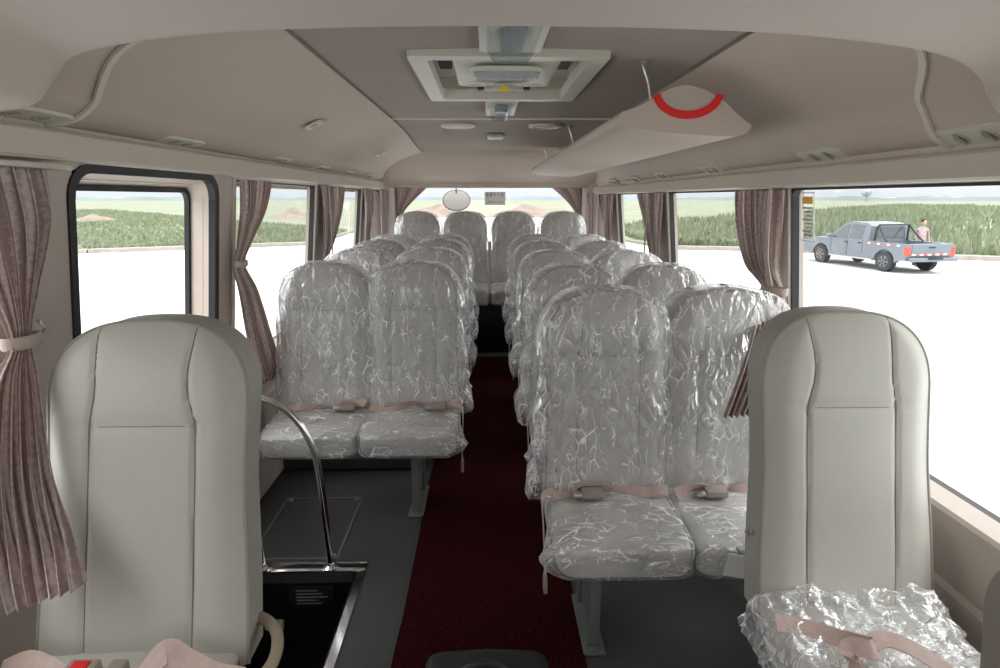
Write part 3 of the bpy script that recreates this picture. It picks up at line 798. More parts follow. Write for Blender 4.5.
m = MB(); oval(m, 0, .085, .045, .03, -.016, -.01, 0); m.lathe((0, .085, -.03), [(.018, 0), (.022, .008), (.022, .018)], n=20, mi=1); m.build('turn_knob', ['grille', 'yellow'], pn)['label'] = 'yellow turning knob'
m = MB(); m.box(-.08, .08, .15, .165, -.005, .006, .002); m.box(-.10, -.075, .13, .16, -.006, .004, mi=1); m.box(.075, .10, .13, .16, -.006, .004, mi=1); m.build('latch_bar', ['cream', 'black'], hv)
for sx in (-1, 1):
    m = MB(); m.box(sx * .215 - .022, sx * .215 + .022, -.33, .10, .06, .083); m.build('vent_slot', 'black', hv)
# clear ceiling lamps
def ceil_lamp(label, y, ln, wd, dp):
    t = thing('ceiling_lamp', label, 'ceiling lamp', (.07, y, 1.822), group='clear ceiling lamps on the centre line')
    m = MB(); m.box(-wd - .02, wd + .02, -ln, ln, -.020, .0, .008); m.build('base', 'cream', t)
    m = MB(); P = [(-wd, -.018), (-wd * .80, -dp * .8), (-wd * .62, -dp), (wd * .62, -dp), (wd * .80, -dp * .8), (wd, -.018)]
    def L_(u, v):
        x, z = onp(P, u); e = math.sin(min(1, (1 - abs(2 * v - 1)) * 5) * PI / 2)
        return (x * (.85 + .15 * e), -ln + 2 * ln * v, -.018 + (z + .018) * e)
    m.grid(L_, 25, 24); m.build('lens', 'lens', t)
    m = MB(); m.box(-.028, .028, -ln * .8, ln * .8, -.030, -.020, .006); m.build('reflector', 'grille', t)
    return t
ceil_lamp('clear ceiling lamp in front of the roof ventilator, half behind the cab lining', 1.72, .17, .068, .055)
ceil_lamp('clear ceiling lamp just behind the roof ventilator', 3.06, .22, .052, .05)
m = MB(); m.box(-.065, .055, -.13, .10, -.028, .0, .02, 3)
tag(m.build('dome_fitting', 'switch', loc=(.07, 4.5, 1.83)), 'pale green plastic fitting on the rear part of the ceiling', 'ceiling fitting')
for px_, lab in ((-.165, 'round ceiling speaker rear left of the ventilator'), (.35, 'round ceiling speaker rear right of the ventilator')):
    m = MB(); m.lathe((0, 0, 0), [(.10, 0), (.10, -.012), (.078, -.018), (.075, -.010), (.02, -.014), (.002, -.014)], n=28)
    tag(m.build('ceiling_speaker', 'trim', loc=(px_, 3.82, 1.82)), lab, 'speaker', 'round ceiling speakers')

# overhead rack on the right
rk = thing('overhead_rack', 'beige overhead rack with a red crescent on its end, hung on rods at the right', 'overhead rack', (.62, 3.9, 1.60))
prof = interp([(.418, 1.660), (.405, 1.640), (.425, 1.615), (.55, 1.598), (.72, 1.588), (.79, 1.590), (.82, 1.605), (.825, 1.622), (.80, 1.638), (.765, 1.665), (.73, 1.695), (.68, 1.722), (.62, 1.738), (.57, 1.730), (.53, 1.712), (.49, 1.688), (.455, 1.670)], 4)
mm = MB(); P = [(x - .62, z - 1.60) for x, z in prof[:-1]]
n = len(P); ys = [-1.90, -1.89, -1.0, 0, 1.0, 1.85]; vs = []
for k, y in enumerate(ys):
    s_ = .985 if k == 0 else (1.0)
    vs += [(x * s_, y, .03 + (z - .03) * s_) for x, z in P]
mm.add(vs, [(j * n + i, j * n + (i + 1) % n, (j + 1) * n + (i + 1) % n, (j + 1) * n + i) for j in range(len(ys) - 1) for i in range(n)])
mm.add(vs[:n], [tuple(range(n))]); mm.add(vs[-n:], [tuple(range(n))])
mm.build('rack_body', 'lining', rk, angle=30)
m = MB(); A = []; Bq = []
for k in range(25):
    a = math.radians(188 + 164 * k / 24); 
    A.append((.000 + .110 * math.cos(a), -1.904, .118 + .080 * math.sin(a))); Bq.append((.000 + .088 * math.cos(a), -1.904, .122 + .060 * math.sin(a)))
vs = A + Bq + [(x, y + .006, z) for x, y, z in A + Bq]; fs = []
for k in range(24):
    fs.append((k, k + 1, 25 + k + 1, 25 + k)); fs.append((50 + k, 75 + k, 75 + k + 1, 50 + k + 1)); fs.append((k, 50 + k, 50 + k + 1, k + 1)); fs.append((25 + k, 25 + k + 1, 75 + k + 1, 75 + k))
m.add(vs, fs); m.build('crescent', 'red', rk)['label'] = 'red crescent band'
for y in (-1.86, -.1, 1.5):
    m = MB(); m.tube(smooth_path([(-.125, y, .215), (-.133, y, .20), (-.115, y, .15), (-.10, y, .07)], 5), .004, 8); m.lathe((-.125, y, .205), [(.012, .0), (.012, .012)], n=12); m.build('hanger_rod', 'steel', rk)

# reading lamp and nozzle panels under the coves, small controls on the slopes
def nozzle_panel(loc, rx, ry, label, ln=.26):
    t = thing('nozzle_panel', label, 'vent panel', loc, 0, 'reading lamp and air nozzle panels under the coves'); t.rotation_euler = (rx, ry, 0)
    m = MB(); oval(m, 0, 0, .033, ln / 2, -.004, .006, e=.35); m.build('panel', 'cream', t)
    for sy in (-.16, .16):
        m = MB(); m.lathe((0, sy * ln, -.008), [(.024, .009), (.024, .006), (.020, .003), (.016, .001), (.012, .004), (.006, .004)], n=20)
        m.tube([(-.02, sy * ln, -.007), (.02, sy * ln, -.007)], .0025, 6); m.build('nozzle', 'nozzle', t)
    return t
LV = [1.445, 2.14, 3.13, 3.90, 4.65, 5.45]
for i, y in enumerate(LV):
    nozzle_panel((-1.0, y, 1.5805), 0, math.radians(-9), ['cream nozzle panel at the far left top corner above the curtain', 'cream nozzle panel above the door window on the left', 'cream nozzle panel above the left window curtain', 'cream nozzle panel on the left cove above the second long window', 'small cream nozzle panel far back on the left cove', 'last cream nozzle panel on the left cove near the rear'][i])
RV = [1.40, 2.04, 3.03, 3.88, 4.6, 5.35]
for i, y in enumerate(RV):
    nozzle_panel((1.076, y, 1.535), 0, math.radians(30), ['cream nozzle panel at the far right edge above the side window', 'cream nozzle panel on the right cove above the window with the pickup', 'cream nozzle panel on the right cove above the gathered curtain', 'cream nozzle panel on the right cove below the rack', 'small cream nozzle panel far back on the right cove', 'last cream nozzle panel on the right cove near the rear'][i])
for (y, t_, lab) in ((2.856, .764, 'small oval call button panel on the left ceiling slope, nearer one'), (4.60, .764, 'small oval call button panel on the left ceiling slope, farther one')):
    x, z = onp(PL, t_); o = thing('call_button', lab, 'button', (x + .004, y, z - .006)); o.rotation_euler = (0, math.radians(180 - 24), 0)
    m = MB(); oval(m, 0, 0, .040, .046, 0, .008, e=.45); m.build('plate', 'cream', o)
    m = MB(); oval(m, 0, 0, .016, .030, .008, .012, 0); m.build('button', 'nozzle', o)

# ------------------------------------------------------------------ curtains
def curtain(label, keys, pleats=7, nu=90, nv=60, amp=.016, tie=None, group='mauve pleated curtains', fold_strip=None):
    """keys: (A, B, amplitude factor) from the top down"""
    m = MB(); A = smooth_path([k[0] for k in keys], 8); B = smooth_path([k[1] for k in keys], 8)
    am = smooth_path([(k[2], 0, 0) for k in keys], 8); n = len(A) - 1
    def fn(u, v):
        t = v * n; i = min(int(t), n - 1); q = t - i
        a = A[i].lerp(A[i + 1], q); b = B[i].lerp(B[i + 1], q); f_ = am[i].lerp(am[i + 1], q).x
        d = (b - a); nrm = d.cross(Vector((0, 0, 1))); nrm = nrm.normalized() if nrm.length > 1e-6 else Vector((1, 0, 0))
        w_ = math.sin(u * pleats * 2 * PI + .6 * math.sin(v * 3)); w_ = math.copysign(abs(w_) ** .75, w_)
        return a + d * (u + .2 / pleats * math.sin(u * pleats * 4 * PI)) + nrm * amp * f_ * w_
    m.grid(fn, nu, nv, uv=True)
    t = m.build('curtain', 'curtain', angle=180)
    sol = t.modifiers.new('cloth', 'SOLIDIFY'); sol.thickness = .0016
    tag(t, label, 'curtain', group)
    if tie is not None:
        c0, r0 = tie; mb = MB(); k = MB(); P = []
        dd = Vector(r0)
        for i in range(24):
            a = 2 * PI * i / 24
            P.append(Vector(c0) + dd * math.cos(a) + dd.cross(Vector((0, 0, 1))).normalized() * .024 * math.sin(a))
        mb.tube(P, .004, 8, closed=True, ry=.014)
        mb.build('tieback', 'curtain_band', t)
    if fold_strip is not None:
        mb = MB(); mb.ribbon(smooth_path(fold_strip, 8), (0, 1, 0), .026, .002); mb.build('lighter_fold', 'curtain_band', t)  # pale ribbon added to stand for a lighter fold of the cloth
    return t
# left, front corner
xf = -.985
curtain('mauve curtain at the far left, tied back and spilling over the left front seat', [
    ((-1.035, 1.53, 1.465), (-1.02, 1.20, 1.465), 1), ((-1.03, 1.52, 1.34), (-1.01, 1.21, 1.34), 1.1), ((-1.025, 1.43, 1.20), (-1.0, 1.26, 1.20), .8), ((-1.005, 1.355, 1.10), (-.995, 1.28, 1.10), .45),
    ((-.985, 1.33, 1.02), (-.985, 1.20, 1.02), .8), ((-.92, 1.24, .86), (-.975, 1.13, .85), 1.3), ((-.835, 1.15, .73), (-.945, 1.09, .70), 1.5), ((-.785, 1.09, .665), (-.925, 1.08, .62), 1.5)],
    pleats=7, amp=.013, tie=((-1.0, 1.32, 1.10), (.004, .045, 0)))
# left, beside the door window
curtain('mauve curtain on the left behind the door window, tied back and falling to the seat', [
    ((-1.035, 2.70, 1.475), (-1.02, 3.06, 1.475), 1), ((-1.035, 2.68, 1.34), (-1.02, 2.93, 1.34), 1), ((-1.04, 2.62, 1.20), (-1.03, 2.74, 1.20), .5), ((-1.05, 2.59, 1.12), (-1.04, 2.69, 1.12), .35),
    ((-1.04, 2.61, 1.0), (-1.03, 2.77, 1.0), .8), ((-1.04, 2.66, .77), (-1.03, 2.90, .77), 1.1), ((-1.04, 2.74, .58), (-1.02, 3.02, .52), 1.3)], pleats=6, tie=((-1.04, 2.64, 1.13), (0, .05, 0)))
curtain('mauve curtain on the left between the second and third windows', [
    ((-1.035, 4.0, 1.475), (-1.02, 4.62, 1.475), 1), ((-1.03, 4.0, 1.3), (-1.02, 4.45, 1.3), 1), ((-1.04, 4.02, 1.12), (-1.03, 4.24, 1.12), .8), ((-1.05, 4.03, 1.0), (-1.05, 4.15, 1.0), .5), ((-1.06, 4.0, .8), (-1.05, 4.3, .8), 1)], pleats=6,
    fold_strip=[(-1.0, 4.07, 1.47), (-.995, 4.06, 1.25), (-1.0, 4.07, 1.0), (-1.0, 4.06, .9)])
curtain('mauve curtain on the left nearest the rear window pillar', [
    ((-1.035, 5.38, 1.475), (-1.02, 5.78, 1.475), 1), ((-1.03, 5.4, 1.3), (-1.02, 5.68, 1.3), 1), ((-1.05, 5.42, 1.05), (-1.04, 5.58, 1.05), .6), ((-1.06, 5.4, .85), (-1.05, 5.7, .85), 1)], pleats=5,
    fold_strip=[(-1.0, 5.48, 1.47), (-.995, 5.48, 1.25), (-1.0, 5.48, 1.0)])
curtain('narrow mauve curtain in the rear left corner', [
    ((-1.03, 6.18, 1.475), (-.97, 6.34, 1.475), 1), ((-1.04, 6.2, 1.2), (-.99, 6.32, 1.2), .8), ((-1.04, 6.2, .9), (-.99, 6.34, .9), 1)], pleats=3, nu=40)
# rear window
curtain('brown-red curtain drawn to the left edge of the rear window', [
    ((-.90, 6.42, 1.50), (-.60, 6.42, 1.50), 1), ((-.905, 6.42, 1.38), (-.73, 6.42, 1.38), .9), ((-.91, 6.42, 1.25), (-.84, 6.42, 1.25), .5), ((-.92, 6.42, 1.1), (-.84, 6.42, 1.1), .6)], pleats=6, group='rear window curtains')
curtain('brown-red curtain drawn to the right edge of the rear window', [
    ((.66, 6.42, 1.50), (.955, 6.42, 1.50), 1), ((.80, 6.42, 1.38), (.965, 6.42, 1.38), .9), ((.90, 6.42, 1.25), (.97, 6.42, 1.25), .5), ((.90, 6.42, 1.1), (.97, 6.42, 1.1), .6)], pleats=6, group='rear window curtains')
# right side
curtain('mauve curtain on the right, tied back and spilling forward over the front double seat', [
    ((1.07, 2.28, 1.43), (1.06, 2.66, 1.43), 1), ((1.07, 2.27, 1.30), (1.05, 2.60, 1.30), 1), ((1.06, 2.24, 1.15), (1.03, 2.44, 1.15), .7), ((1.015, 2.08, 1.08), (.985, 2.16, 1.08), .5),
    ((.965, 1.93, 1.0), (.885, 1.98, 1.0), .8), ((.91, 1.82, .88), (.79, 1.84, .885), 1.1), ((.84, 1.74, .775), (.712, 1.76, .755), 1.4)], pleats=8, tie=((1.0, 2.12, 1.085), (-.016, .055, 0)),
    fold_strip=[(1.035, 2.30, 1.43), (1.03, 2.28, 1.3), (1.02, 2.24, 1.17), (.995, 2.14, 1.09)])
curtain('mauve curtain on the right between the second and third windows, lighter fold as a pale strip in front', [
    ((1.07, 3.86, 1.43), (1.06, 4.42, 1.43), 1), ((1.07, 3.87, 1.3), (1.06, 4.25, 1.3), 1), ((1.08, 3.9, 1.1), (1.07, 4.10, 1.1), .6), ((1.09, 3.9, .95), (1.08, 4.05, .95), .5), ((1.10, 3.85, .8), (1.08, 4.2, .8), 1)], pleats=6,
    fold_strip=[(1.03, 4.02, 1.43), (1.025, 4.02, 1.25), (1.03, 4.05, 1.05), (1.03, 4.0, .9)])
curtain('mauve curtain on the right beside the small rearmost window', [
    ((1.07, 5.38, 1.43), (1.06, 5.84, 1.43), 1), ((1.07, 5.4, 1.3), (1.06, 5.74, 1.3), 1), ((1.08, 5.42, 1.05), (1.07, 5.6, 1.05), .6), ((1.09, 5.4, .85), (1.08, 5.7, .85), 1)], pleats=5,
    fold_strip=[(1.03, 5.48, 1.43), (1.025, 5.48, 1.2), (1.03, 5.48, 1.0)])
curtain('narrow mauve curtain in the rear right corner', [
    ((1.08, 6.16, 1.45), (1.01, 6.34, 1.45), 1), ((1.09, 6.2, 1.2), (1.03, 6.32, 1.2), .8), ((1.09, 6.2, .9), (1.03, 6.34, .9), 1)], pleats=3, nu=40)
# hook on the pillar by the left curtain
m = MB(); m.tube(smooth_path([(-1.10, 1.41, 1.10), (-1.03, 1.41, 1.10), (-1.01, 1.40, 1.11), (-1.01, 1.39, 1.13)], 5), .006, 8); m.lathe((-1.095, 1.41, 1.10), [(.016, 0), (.014, .012)], 'x', 16)
tag(m.build('curtain_hook', 'steel'), 'small metal curtain hook on the wall beside the far left curtain', 'hook')
m = MB(); m.box(-1.04, -.99, 1.10, 1.56, 1.465, 1.478, .003)
tag(m.build('curtain_rail', 'trim'), 'short pale curtain rail above the far left curtain', 'curtain rail')

# sticker on the right window
stx = thing('window_sticker', 'white and orange sticker on the right side window left of the pickup', 'sticker', (xw(1, 1.32) + .014, 2.20, 1.335))
stx.rotation_euler = (0, -.1, 0)
m = MB(); m.box(-.0008, .0008, -.045, .045, -.085, .085); 
fr = MB(); 
for a in ((-.045, .045, -.085, -.081), (-.045, .045, .081, .085), (-.045, -.042, -.085, .085), (.042, .045, -.085, .085)): fr.box(-.001, .001, *a)
fr.build('border', 'white', stx)
fr = MB(); fr.box(-.001, .001, -.035, .035, .045, .070); fr.build('picture', 'orange', stx)
fr = MB()
for k in range(8): fr.box(-.001, .001, -.034, .034 - .012 * (k % 3), .028 - k * .0135, .034 - k * .0135)
fr.build('text_lines', 'sign_ink', stx)

# rear window: outside mirror and the sign
m = MB(); oval(m, 0, 0, .120, .085, -.01, .01, e=.95, n=36)
mr = thing('rear_mirror', 'round mirror hanging outside behind the rear window on a thin arm', 'mirror', (-.318, 6.75, 1.375)); mr.rotation_euler = (math.radians(80), 0, 0); mr.scale = (1.15, 1.2, 1)
m.build('mirror_face', 'white', mr)
m = MB(); P = []
for k in range(36):
    a = 2 * PI * k / 36; c_, s_ = math.cos(a), math.sin(a); P.append((.120 * math.copysign(abs(c_) ** .95, c_), .085 * math.copysign(abs(s_) ** .95, s_), 0))
m.tube(P, .009, 8, closed=True); m.build('rim', 'legm', mr)
m = MB(); m.tube([(0, .06, .02), (0, .26, .02)], .007, 8); m.build('arm', 'legm', mr)
sg = thing('rear_window_sign', 'pale sign with two rows of reversed grey writing in the rear window', 'sign', (.088, 6.44, 1.405))
m = MB(); m.box(-.105, .105, -.004, .004, -.073, .055); m.build('board', 'white', sg)
m = MB(); rnd = random.Random(4)
for k in range(5):                       # heavy square characters, unreadable mirrored strokes
    x = -.078 + k * .037
    for q in range(6):
        if rnd.random() < .6: m.box(x - .012, x + .012, -.006, -.004, .010 + q * .006, .0125 + q * .006)
    m.box(x - .012 + .008 * rnd.random(), x - .006 + .008 * rnd.random(), -.006, -.004, .008, .046); m.box(x + .004, x + .009, -.006, -.004, .012, .044)
for k in range(9): m.box(-.085 + k * .019, -.073 + k * .019, -.006, -.004, -.050, -.040 + .004 * (k % 2))
m.box(-.105, .105, -.006, -.004, .051, .055); m.box(-.105, .105, -.006, -.004, -.073, -.069)
m.build('lettering', 'sign_ink', sg)

# ------------------------------------------------------------------ outside
GZ = -.90
M['pave'] = mat('pale_concrete', (.60, .60, .60), .85, var=.03, vscale=.25)
M['kerb'] = mat('grey_kerb', (.30, .27, .24), .9, var=.2, vscale=3)
def grass_mat(name, c1, c2, c3, sc):
    m = bpy.data.materials.new(name); m.use_nodes = True; nt = m.node_tree; b = nt.nodes['Principled BSDF']; b.inputs['Roughness'].default_value = 1; b.inputs['Specular IOR Level'].default_value = .1
    tc = nt.nodes.new('ShaderNodeTexCoord'); n = nt.nodes.new('ShaderNodeTexNoise'); n.inputs['Scale'].default_value = sc; n.inputs['Detail'].default_value = 8; n.inputs['Roughness'].default_value = .65
    nt.links.new(tc.outputs['Object'], n.inputs['Vector'])
    r = nt.nodes.new('ShaderNodeValToRGB'); e = r.color_ramp.elements; e[0].position = .32; e[0].color = (*c1, 1); e[1].position = .68; e[1].color = (*c3, 1); q = e.new(.5); q.color = (*c2, 1)
    nt.links.new(n.outputs['Fac'], r.inputs[0]); nt.links.new(r.outputs[0], b.inputs['Base Color']); return m
M['grass'] = grass_mat('field_grass', (.175, .195, .14), (.205, .22, .165), (.245, .245, .195), .12)
M['dry'] = grass_mat('dry_field', (.25, .225, .165), (.28, .255, .195), (.30, .265, .215), .06)
M['blade'] = grass_mat('grass_blades', (.19, .235, .145), (.235, .27, .175), (.29, .30, .225), .9)
M['dirt'] = mat('brown_earth', (.215, .175, .15), 1, var=.15, vscale=1)
M['far'] = mat('haze_tinted_trees', (.36, .42, .46), 1, var=.15, vscale=.02)  # distance haze is mixed into this pale bluish tree colour
m = MB(); m.add([(-400, -60, GZ), (400, -60, GZ), (400, 500, GZ), (-400, 500, GZ)], [(0, 1, 2, 3)])
struct(m.build('ground', 'pave'))
# boundaries of the paved yard (x, y)
LB = [(-120, 14), (-45, 21), (-17, 27), (-8.6, 31.5), (-9, 42), (-9.5, 76)]
RB = [(10.5, 76), (8, 42), (7.5, 33), (8.3, 28.5), (13.5, 27), (17, 24), (45, 9), (120, -20)]
def field(name, poly, z, matn, label):
    m = MB(); m.prism(poly, 'z', z - .15, z); return tag(m.build(name, matn, smooth=False), label, 'grass', kind='stuff')
field('field_grass', LB + [(-9.5, 600), (-900, 600), (-900, 14)], GZ + .12, 'grass', 'green grass field seen through the left windows')
field('field_grass', [(900, 600), (10.5, 600)] + RB + [(900, -20)], GZ + .12, 'grass', 'green grass field behind the pickup through the right windows')
field('field_grass', [(-9.5, 76), (10.5, 76), (10.5, 600), (-9.5, 600)], GZ + .10, 'dry', 'dry yellowish field seen through the rear window')
def blades(name, xs_, n, hmin, hmax, seed, label):
    rnd = random.Random(seed); m = MB(); vs = []; fs = []
    for k in range(n):
        x, y, sc = xs_(rnd); h = (hmin + (hmax - hmin) * rnd.random()) * sc; w_ = (.05 + .08 * rnd.random()) * (1 + y * .01)
        a = rnd.random() * PI; dx, dy = math.cos(a) * w_, math.sin(a) * w_; lx, ly = (rnd.random() - .5) * h * .5, (rnd.random() - .5) * h * .5
        o = len(vs); z = GZ + .1
        vs += [(x - dx, y - dy, z), (x + dx, y + dy, z), (x + dx * .6 + lx * .5, y + dy * .6 + ly * .5, z + h * .6), (x + lx, y + ly, z + h), (x - dx * .6 + lx * .5, y - dy * .6 + ly * .5, z + h * .6)]
        fs.append((o, o + 1, o + 2, o + 3, o + 4))
    m.add(vs, fs); return tag(m.build(name, 'blade', smooth=False), label, 'grass', kind='stuff')
def along(B, lo, hi):
    def fn(rnd):
        i = rnd.randrange(len(B) - 1); t = rnd.random(); x = B[i][0] * (1 - t) + B[i + 1][0] * t; y = B[i][1] * (1 - t) + B[i + 1][1] * t
        d = lo + (hi - lo) * rnd.random() ** 2.4
        X_, Y_ = x + (d if x > 0 else -d) * .8, y + d; return X_, Y_, (.5 + .5 * min(1, d / 4)) * (.75 + .55 * noise.noise(Vector((X_ * .12, Y_ * .12, 0))))
    return fn
blades('tall_grass', along(LB[1:5], .6, 80), 22000, .12, .45, 1, 'tufts of tall green grass behind the left kerb')
blades('tall_grass', along(RB[1:7], .8, 130), 40000, .30, 1.15, 2, 'thick tall green weeds behind the right kerb')
def kerb(B, label):
    m = MB()
    for (x0, y0), (x1, y1) in zip(B[:-1], B[1:]):
        d = Vector((x1 - x0, y1 - y0, 0)).normalized(); n_ = Vector((-d.y, d.x, 0)) * .25
        P = [Vector((x0, y0, 0)) - n_, Vector((x1, y1, 0)) - n_, Vector((x1, y1, 0)) + n_, Vector((x0, y0, 0)) + n_]
        m.prism([(p.x, p.y) for p in P], 'z', GZ - .02, GZ + .17)
    tag(m.build('kerb', 'kerb', smooth=False), label, 'kerb')
kerb(LB[:4], 'low grey kerb along the grass seen through the left windows')
kerb(RB[3:], 'low grey kerb behind the pickup on the right')
# earth mounds
def mound(x, y, rx, ry, h, seed, label):
    m = MB()
    def fn(u, v):
        a = 2 * PI * u; r = v; q = Vector((math.cos(a) * r, math.sin(a) * r, seed))
        z = h * max(0, (1 - r) ** 1.2) * (1 + .5 * noise.noise(q * 3)); return (x + rx * r * math.cos(a), y + ry * r * math.sin(a), GZ + .05 + z)
    m.grid(fn, 40, 12); tag(m.build('earth_mound', 'dirt'), label, 'earth mound')
mound(-6.2, 80, 6.5, 3, 1.45, 1, 'brown earth mound behind the hanging mirror outside')
mound(4.9, 78, 5.5, 3, 1.5, 2, 'brown earth mound right of the sign in the rear window')
mound(-21.5, 72, 4.2, 2.5, 1.15, 3, 'low brown spoil heap in the field through the second left window')
mound(-38, 62, 2.6, 2, .75, 4, 'small pale spoil heap in the field through the door window')
# distant trees: a lumpy belt
m = MB()
def belt(u, v):
    a = math.radians(-78 + 156 * u); R_ = 640
    h = 3.2 + 1.6 * noise.noise(Vector((u * 60, 0, 0))) + .8 * noise.noise(Vector((u * 260, 3, 0)))
    return (R_ * math.sin(a) , R_ * math.cos(a) + (20 * v if v > .5 else 0), GZ + h * math.sin(v * PI) )
m.grid(belt, 500, 6)
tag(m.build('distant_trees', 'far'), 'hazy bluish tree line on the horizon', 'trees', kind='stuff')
m = MB()
def crown(u, v):
    a = 2 * PI * u; p = math.sin(PI * v); q = Vector((math.cos(a) * p, math.sin(a) * p, -math.cos(PI * v)))
    k = 1 + .35 * noise.noise(q * 2.2); return (200 + 2.2 * q.x * k, 330 + 2.2 * q.y * k, GZ + 5.0 + 2.0 * q.z * k)
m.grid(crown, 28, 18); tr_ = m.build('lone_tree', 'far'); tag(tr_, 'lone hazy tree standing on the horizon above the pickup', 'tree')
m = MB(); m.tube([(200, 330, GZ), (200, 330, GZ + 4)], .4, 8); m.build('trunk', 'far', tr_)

# pickup truck
M['paint'] = mat('blue_grey_paint', (.17, .195, .225), .3, metal=.2)
M['tyre'] = mat('tyre_rubber', (.03, .03, .032), .8)
M['rim'] = mat('alloy_rim', (.32, .33, .34), .3, metal=.8)
M['redlamp'] = mat('red_lamp', (.75, .08, .06), .2)
M['skin'] = mat('skin', (.50, .32, .24), .6)
M['shirt'] = mat('light_checked_shirt', (.36, .28, .28), .8, var=.3, vscale=20)
M['trouser'] = mat('dark_trousers', (.05, .05, .07), .8)
M['hair'] = mat('black_hair', (.01, .01, .01), .6)
tk = thing('pickup_truck', 'blue-grey double cab pickup with red and white stripes, parked outside on the right', 'pickup truck', (13.27, 21.15, GZ), math.radians(90 + 9.5))
tk.scale = (1, 1, .93)
# local: +x forwards, y left(near side)
def arch(cx, r, n=10): return [(cx + r * math.cos(PI * k / n), .34 + r * math.sin(PI * k / n)) for k in range(n + 1)]
low = [(-2.30, .45), (-2.32, .70)] + [(-2.30, .98), (-.35, 1.0), (1.30, 1.0), (2.0, .95), (2.42, .84), (2.52, .62), (2.50, .40), (1.93, .36)] + arch(1.50, .42)[0:] + [(1.06, .34), (-1.0, .34)] + arch(-1.45, .42)[0:] + [(-1.9, .40)]
m = MB()
for ya, yb in ((-.86, -.70), (.70, .86)): m.prism(low, 'x', ya, yb)
m.v = [(y, x, z) for x, y, z in m.v]                               # extruded across the truck
m.box(-2.3, 2.46, -.71, .71, .42, .60); m.box(.55, 2.0, -.71, .71, .6, .985, .03); m.box(1.9, 2.44, -.71, .71, .5, .86, .05)
m.box(-2.32, -2.26, -.80, .80, .55, 1.0, .02); m.box(-.70, -.64, -.8, .8, .55, 1.0)
m.build('body', 'paint', tk, angle=30)
m = MB()
cabp = [(-.66, .98), (-.60, 1.50), (-.42, 1.60), (.30, 1.63), (.52, 1.58), (1.22, 1.02), (1.25, .98)]
def cab(p, ybot, ytop):
    vs = []
    for s_ in (-1, 1):
        for x, z in p: vs.append((x, s_ * (ybot + (ytop - ybot) * (z - .98) / .62), z))
    n = len(p); return vs, [tuple(range(n)), tuple(range(n, 2 * n))[::-1]] + [(i, (i + 1) % n, n + (i + 1) % n, n + i) for i in range(n)]
m.add(*cab(cabp, .82, .66)); m.build('cab', 'paint', tk, smooth=False)
def cabside(s_, pts, off=.008):
    return [(x, s_ * (.82 + (.66 - .82) * (z - .98) / .62 + off), z) for x, z in pts]
for s_ in (-1, 1):
    for pts in ([(.30, 1.04), (1.08, 1.04), (.50, 1.52), (.32, 1.54)], [(-.38, 1.04), (.22, 1.04), (.24, 1.54), (-.34, 1.52)]):
        m = MB(); v = cabside(s_, pts); v2 = cabside(s_, pts, -.01); m.add(v + v2, [(0, 1, 2, 3), (7, 6, 5, 4)] + [(i, (i + 1) % 4, 4 + (i + 1) % 4, 4 + i) for i in range(4)]); m.build('side_window', 'carglass', tk, smooth=False)
    m = MB(); m.box(.20, .215, s_ * .862 - .004, s_ * .862 + .004, .42, 1.0); m.box(-.50, -.49, s_ * .862 - .004, s_ * .862 + .004, .55, 1.0); m.box(1.0, 1.01, s_ * .862 - .004, s_ * .862 + .004, .55, .98); m.build('door_gap', 'black', tk)
    for x in (.30, -.34):
        m = MB(); m.box(x - .09, x + .05, s_ * .875 - .015, s_ * .875 + .015, .885, .92, .008); m.build('door_handle', 'black', tk)
    m = MB(); m.box(.98, 1.10, s_ * .97 - .11, s_ * .97 + .07, 1.02, 1.16, .03); m.build('wing_mirror', 'paint', tk)
    m = MB()
    for k in range(8): m.box(-.62 - k * .20, -.52 - k * .20, s_ * .863 - .003, s_ * .863 + .003, .90, .95, mi=k % 2)
    m.build('marking_stripe', ['redlamp', 'white'], tk)
    m = MB(); m.box(-2.335, -2.20, s_ * .80 - .075, s_ * .80 + .075, .60, .90, .02); m.build('tail_lamp', 'redlamp', tk)
    m = MB(); m.tube(smooth_path([(-.72, s_ * .62, 1.0), (-.74, s_ * .60, 1.4), (-.80, s_ * .56, 1.56)], 5) , .03, 8); m.tube(smooth_path([(-.80, s_ * .58, 1.52), (-1.05, s_ * .62, 1.25), (-1.30, s_ * .68, 1.0)], 5), .03, 8); m.build('roll_bar', 'black', tk)
    m = MB(); m.box(-1.0, 1.0, s_ * .86 - .05, s_ * .86 + .05, .34, .39, .01); m.build('side_step', 'steel', tk)
    for x in (1.50, -1.45):
        m = MB(); m.lathe((x, s_ * .76, .34), [(.20, -.11), (.32, -.11), (.345, -.07), (.345, .07), (.32, .11), (.20, .11)], 'y', 32); wh = m.build('wheel', 'tyre', tk)
        m = MB(); sy = s_ * .76 + s_ * .10; m.lathe((x, sy, .34), [(.20, -.02), (.21, .0), (.19, .015), (.17, -.005), (.05, .005), (.045, .01)], 'y', 24)
        for k in range(6):
            a = k * PI / 3; m.tube([(x + .04 * math.cos(a), sy + s_ * .012, .34 + .04 * math.sin(a)), (x + .18 * math.cos(a), sy + s_ * .012, .34 + .18 * math.sin(a))], .018, 6)
        m.build('wheel_rim', 'rim', wh)
m = MB(); m.tube([(-.80, -.57, 1.55), (-.80, .57, 1.55)], .03, 8); m.build('roll_bar', 'black', tk)
m = MB(); m.prism([(-.56, 1.10), (.56, 1.10), (.50, 1.48), (-.50, 1.48)], 'x', -.675, -.655); m.build('rear_window', 'carglass', tk, smooth=False)
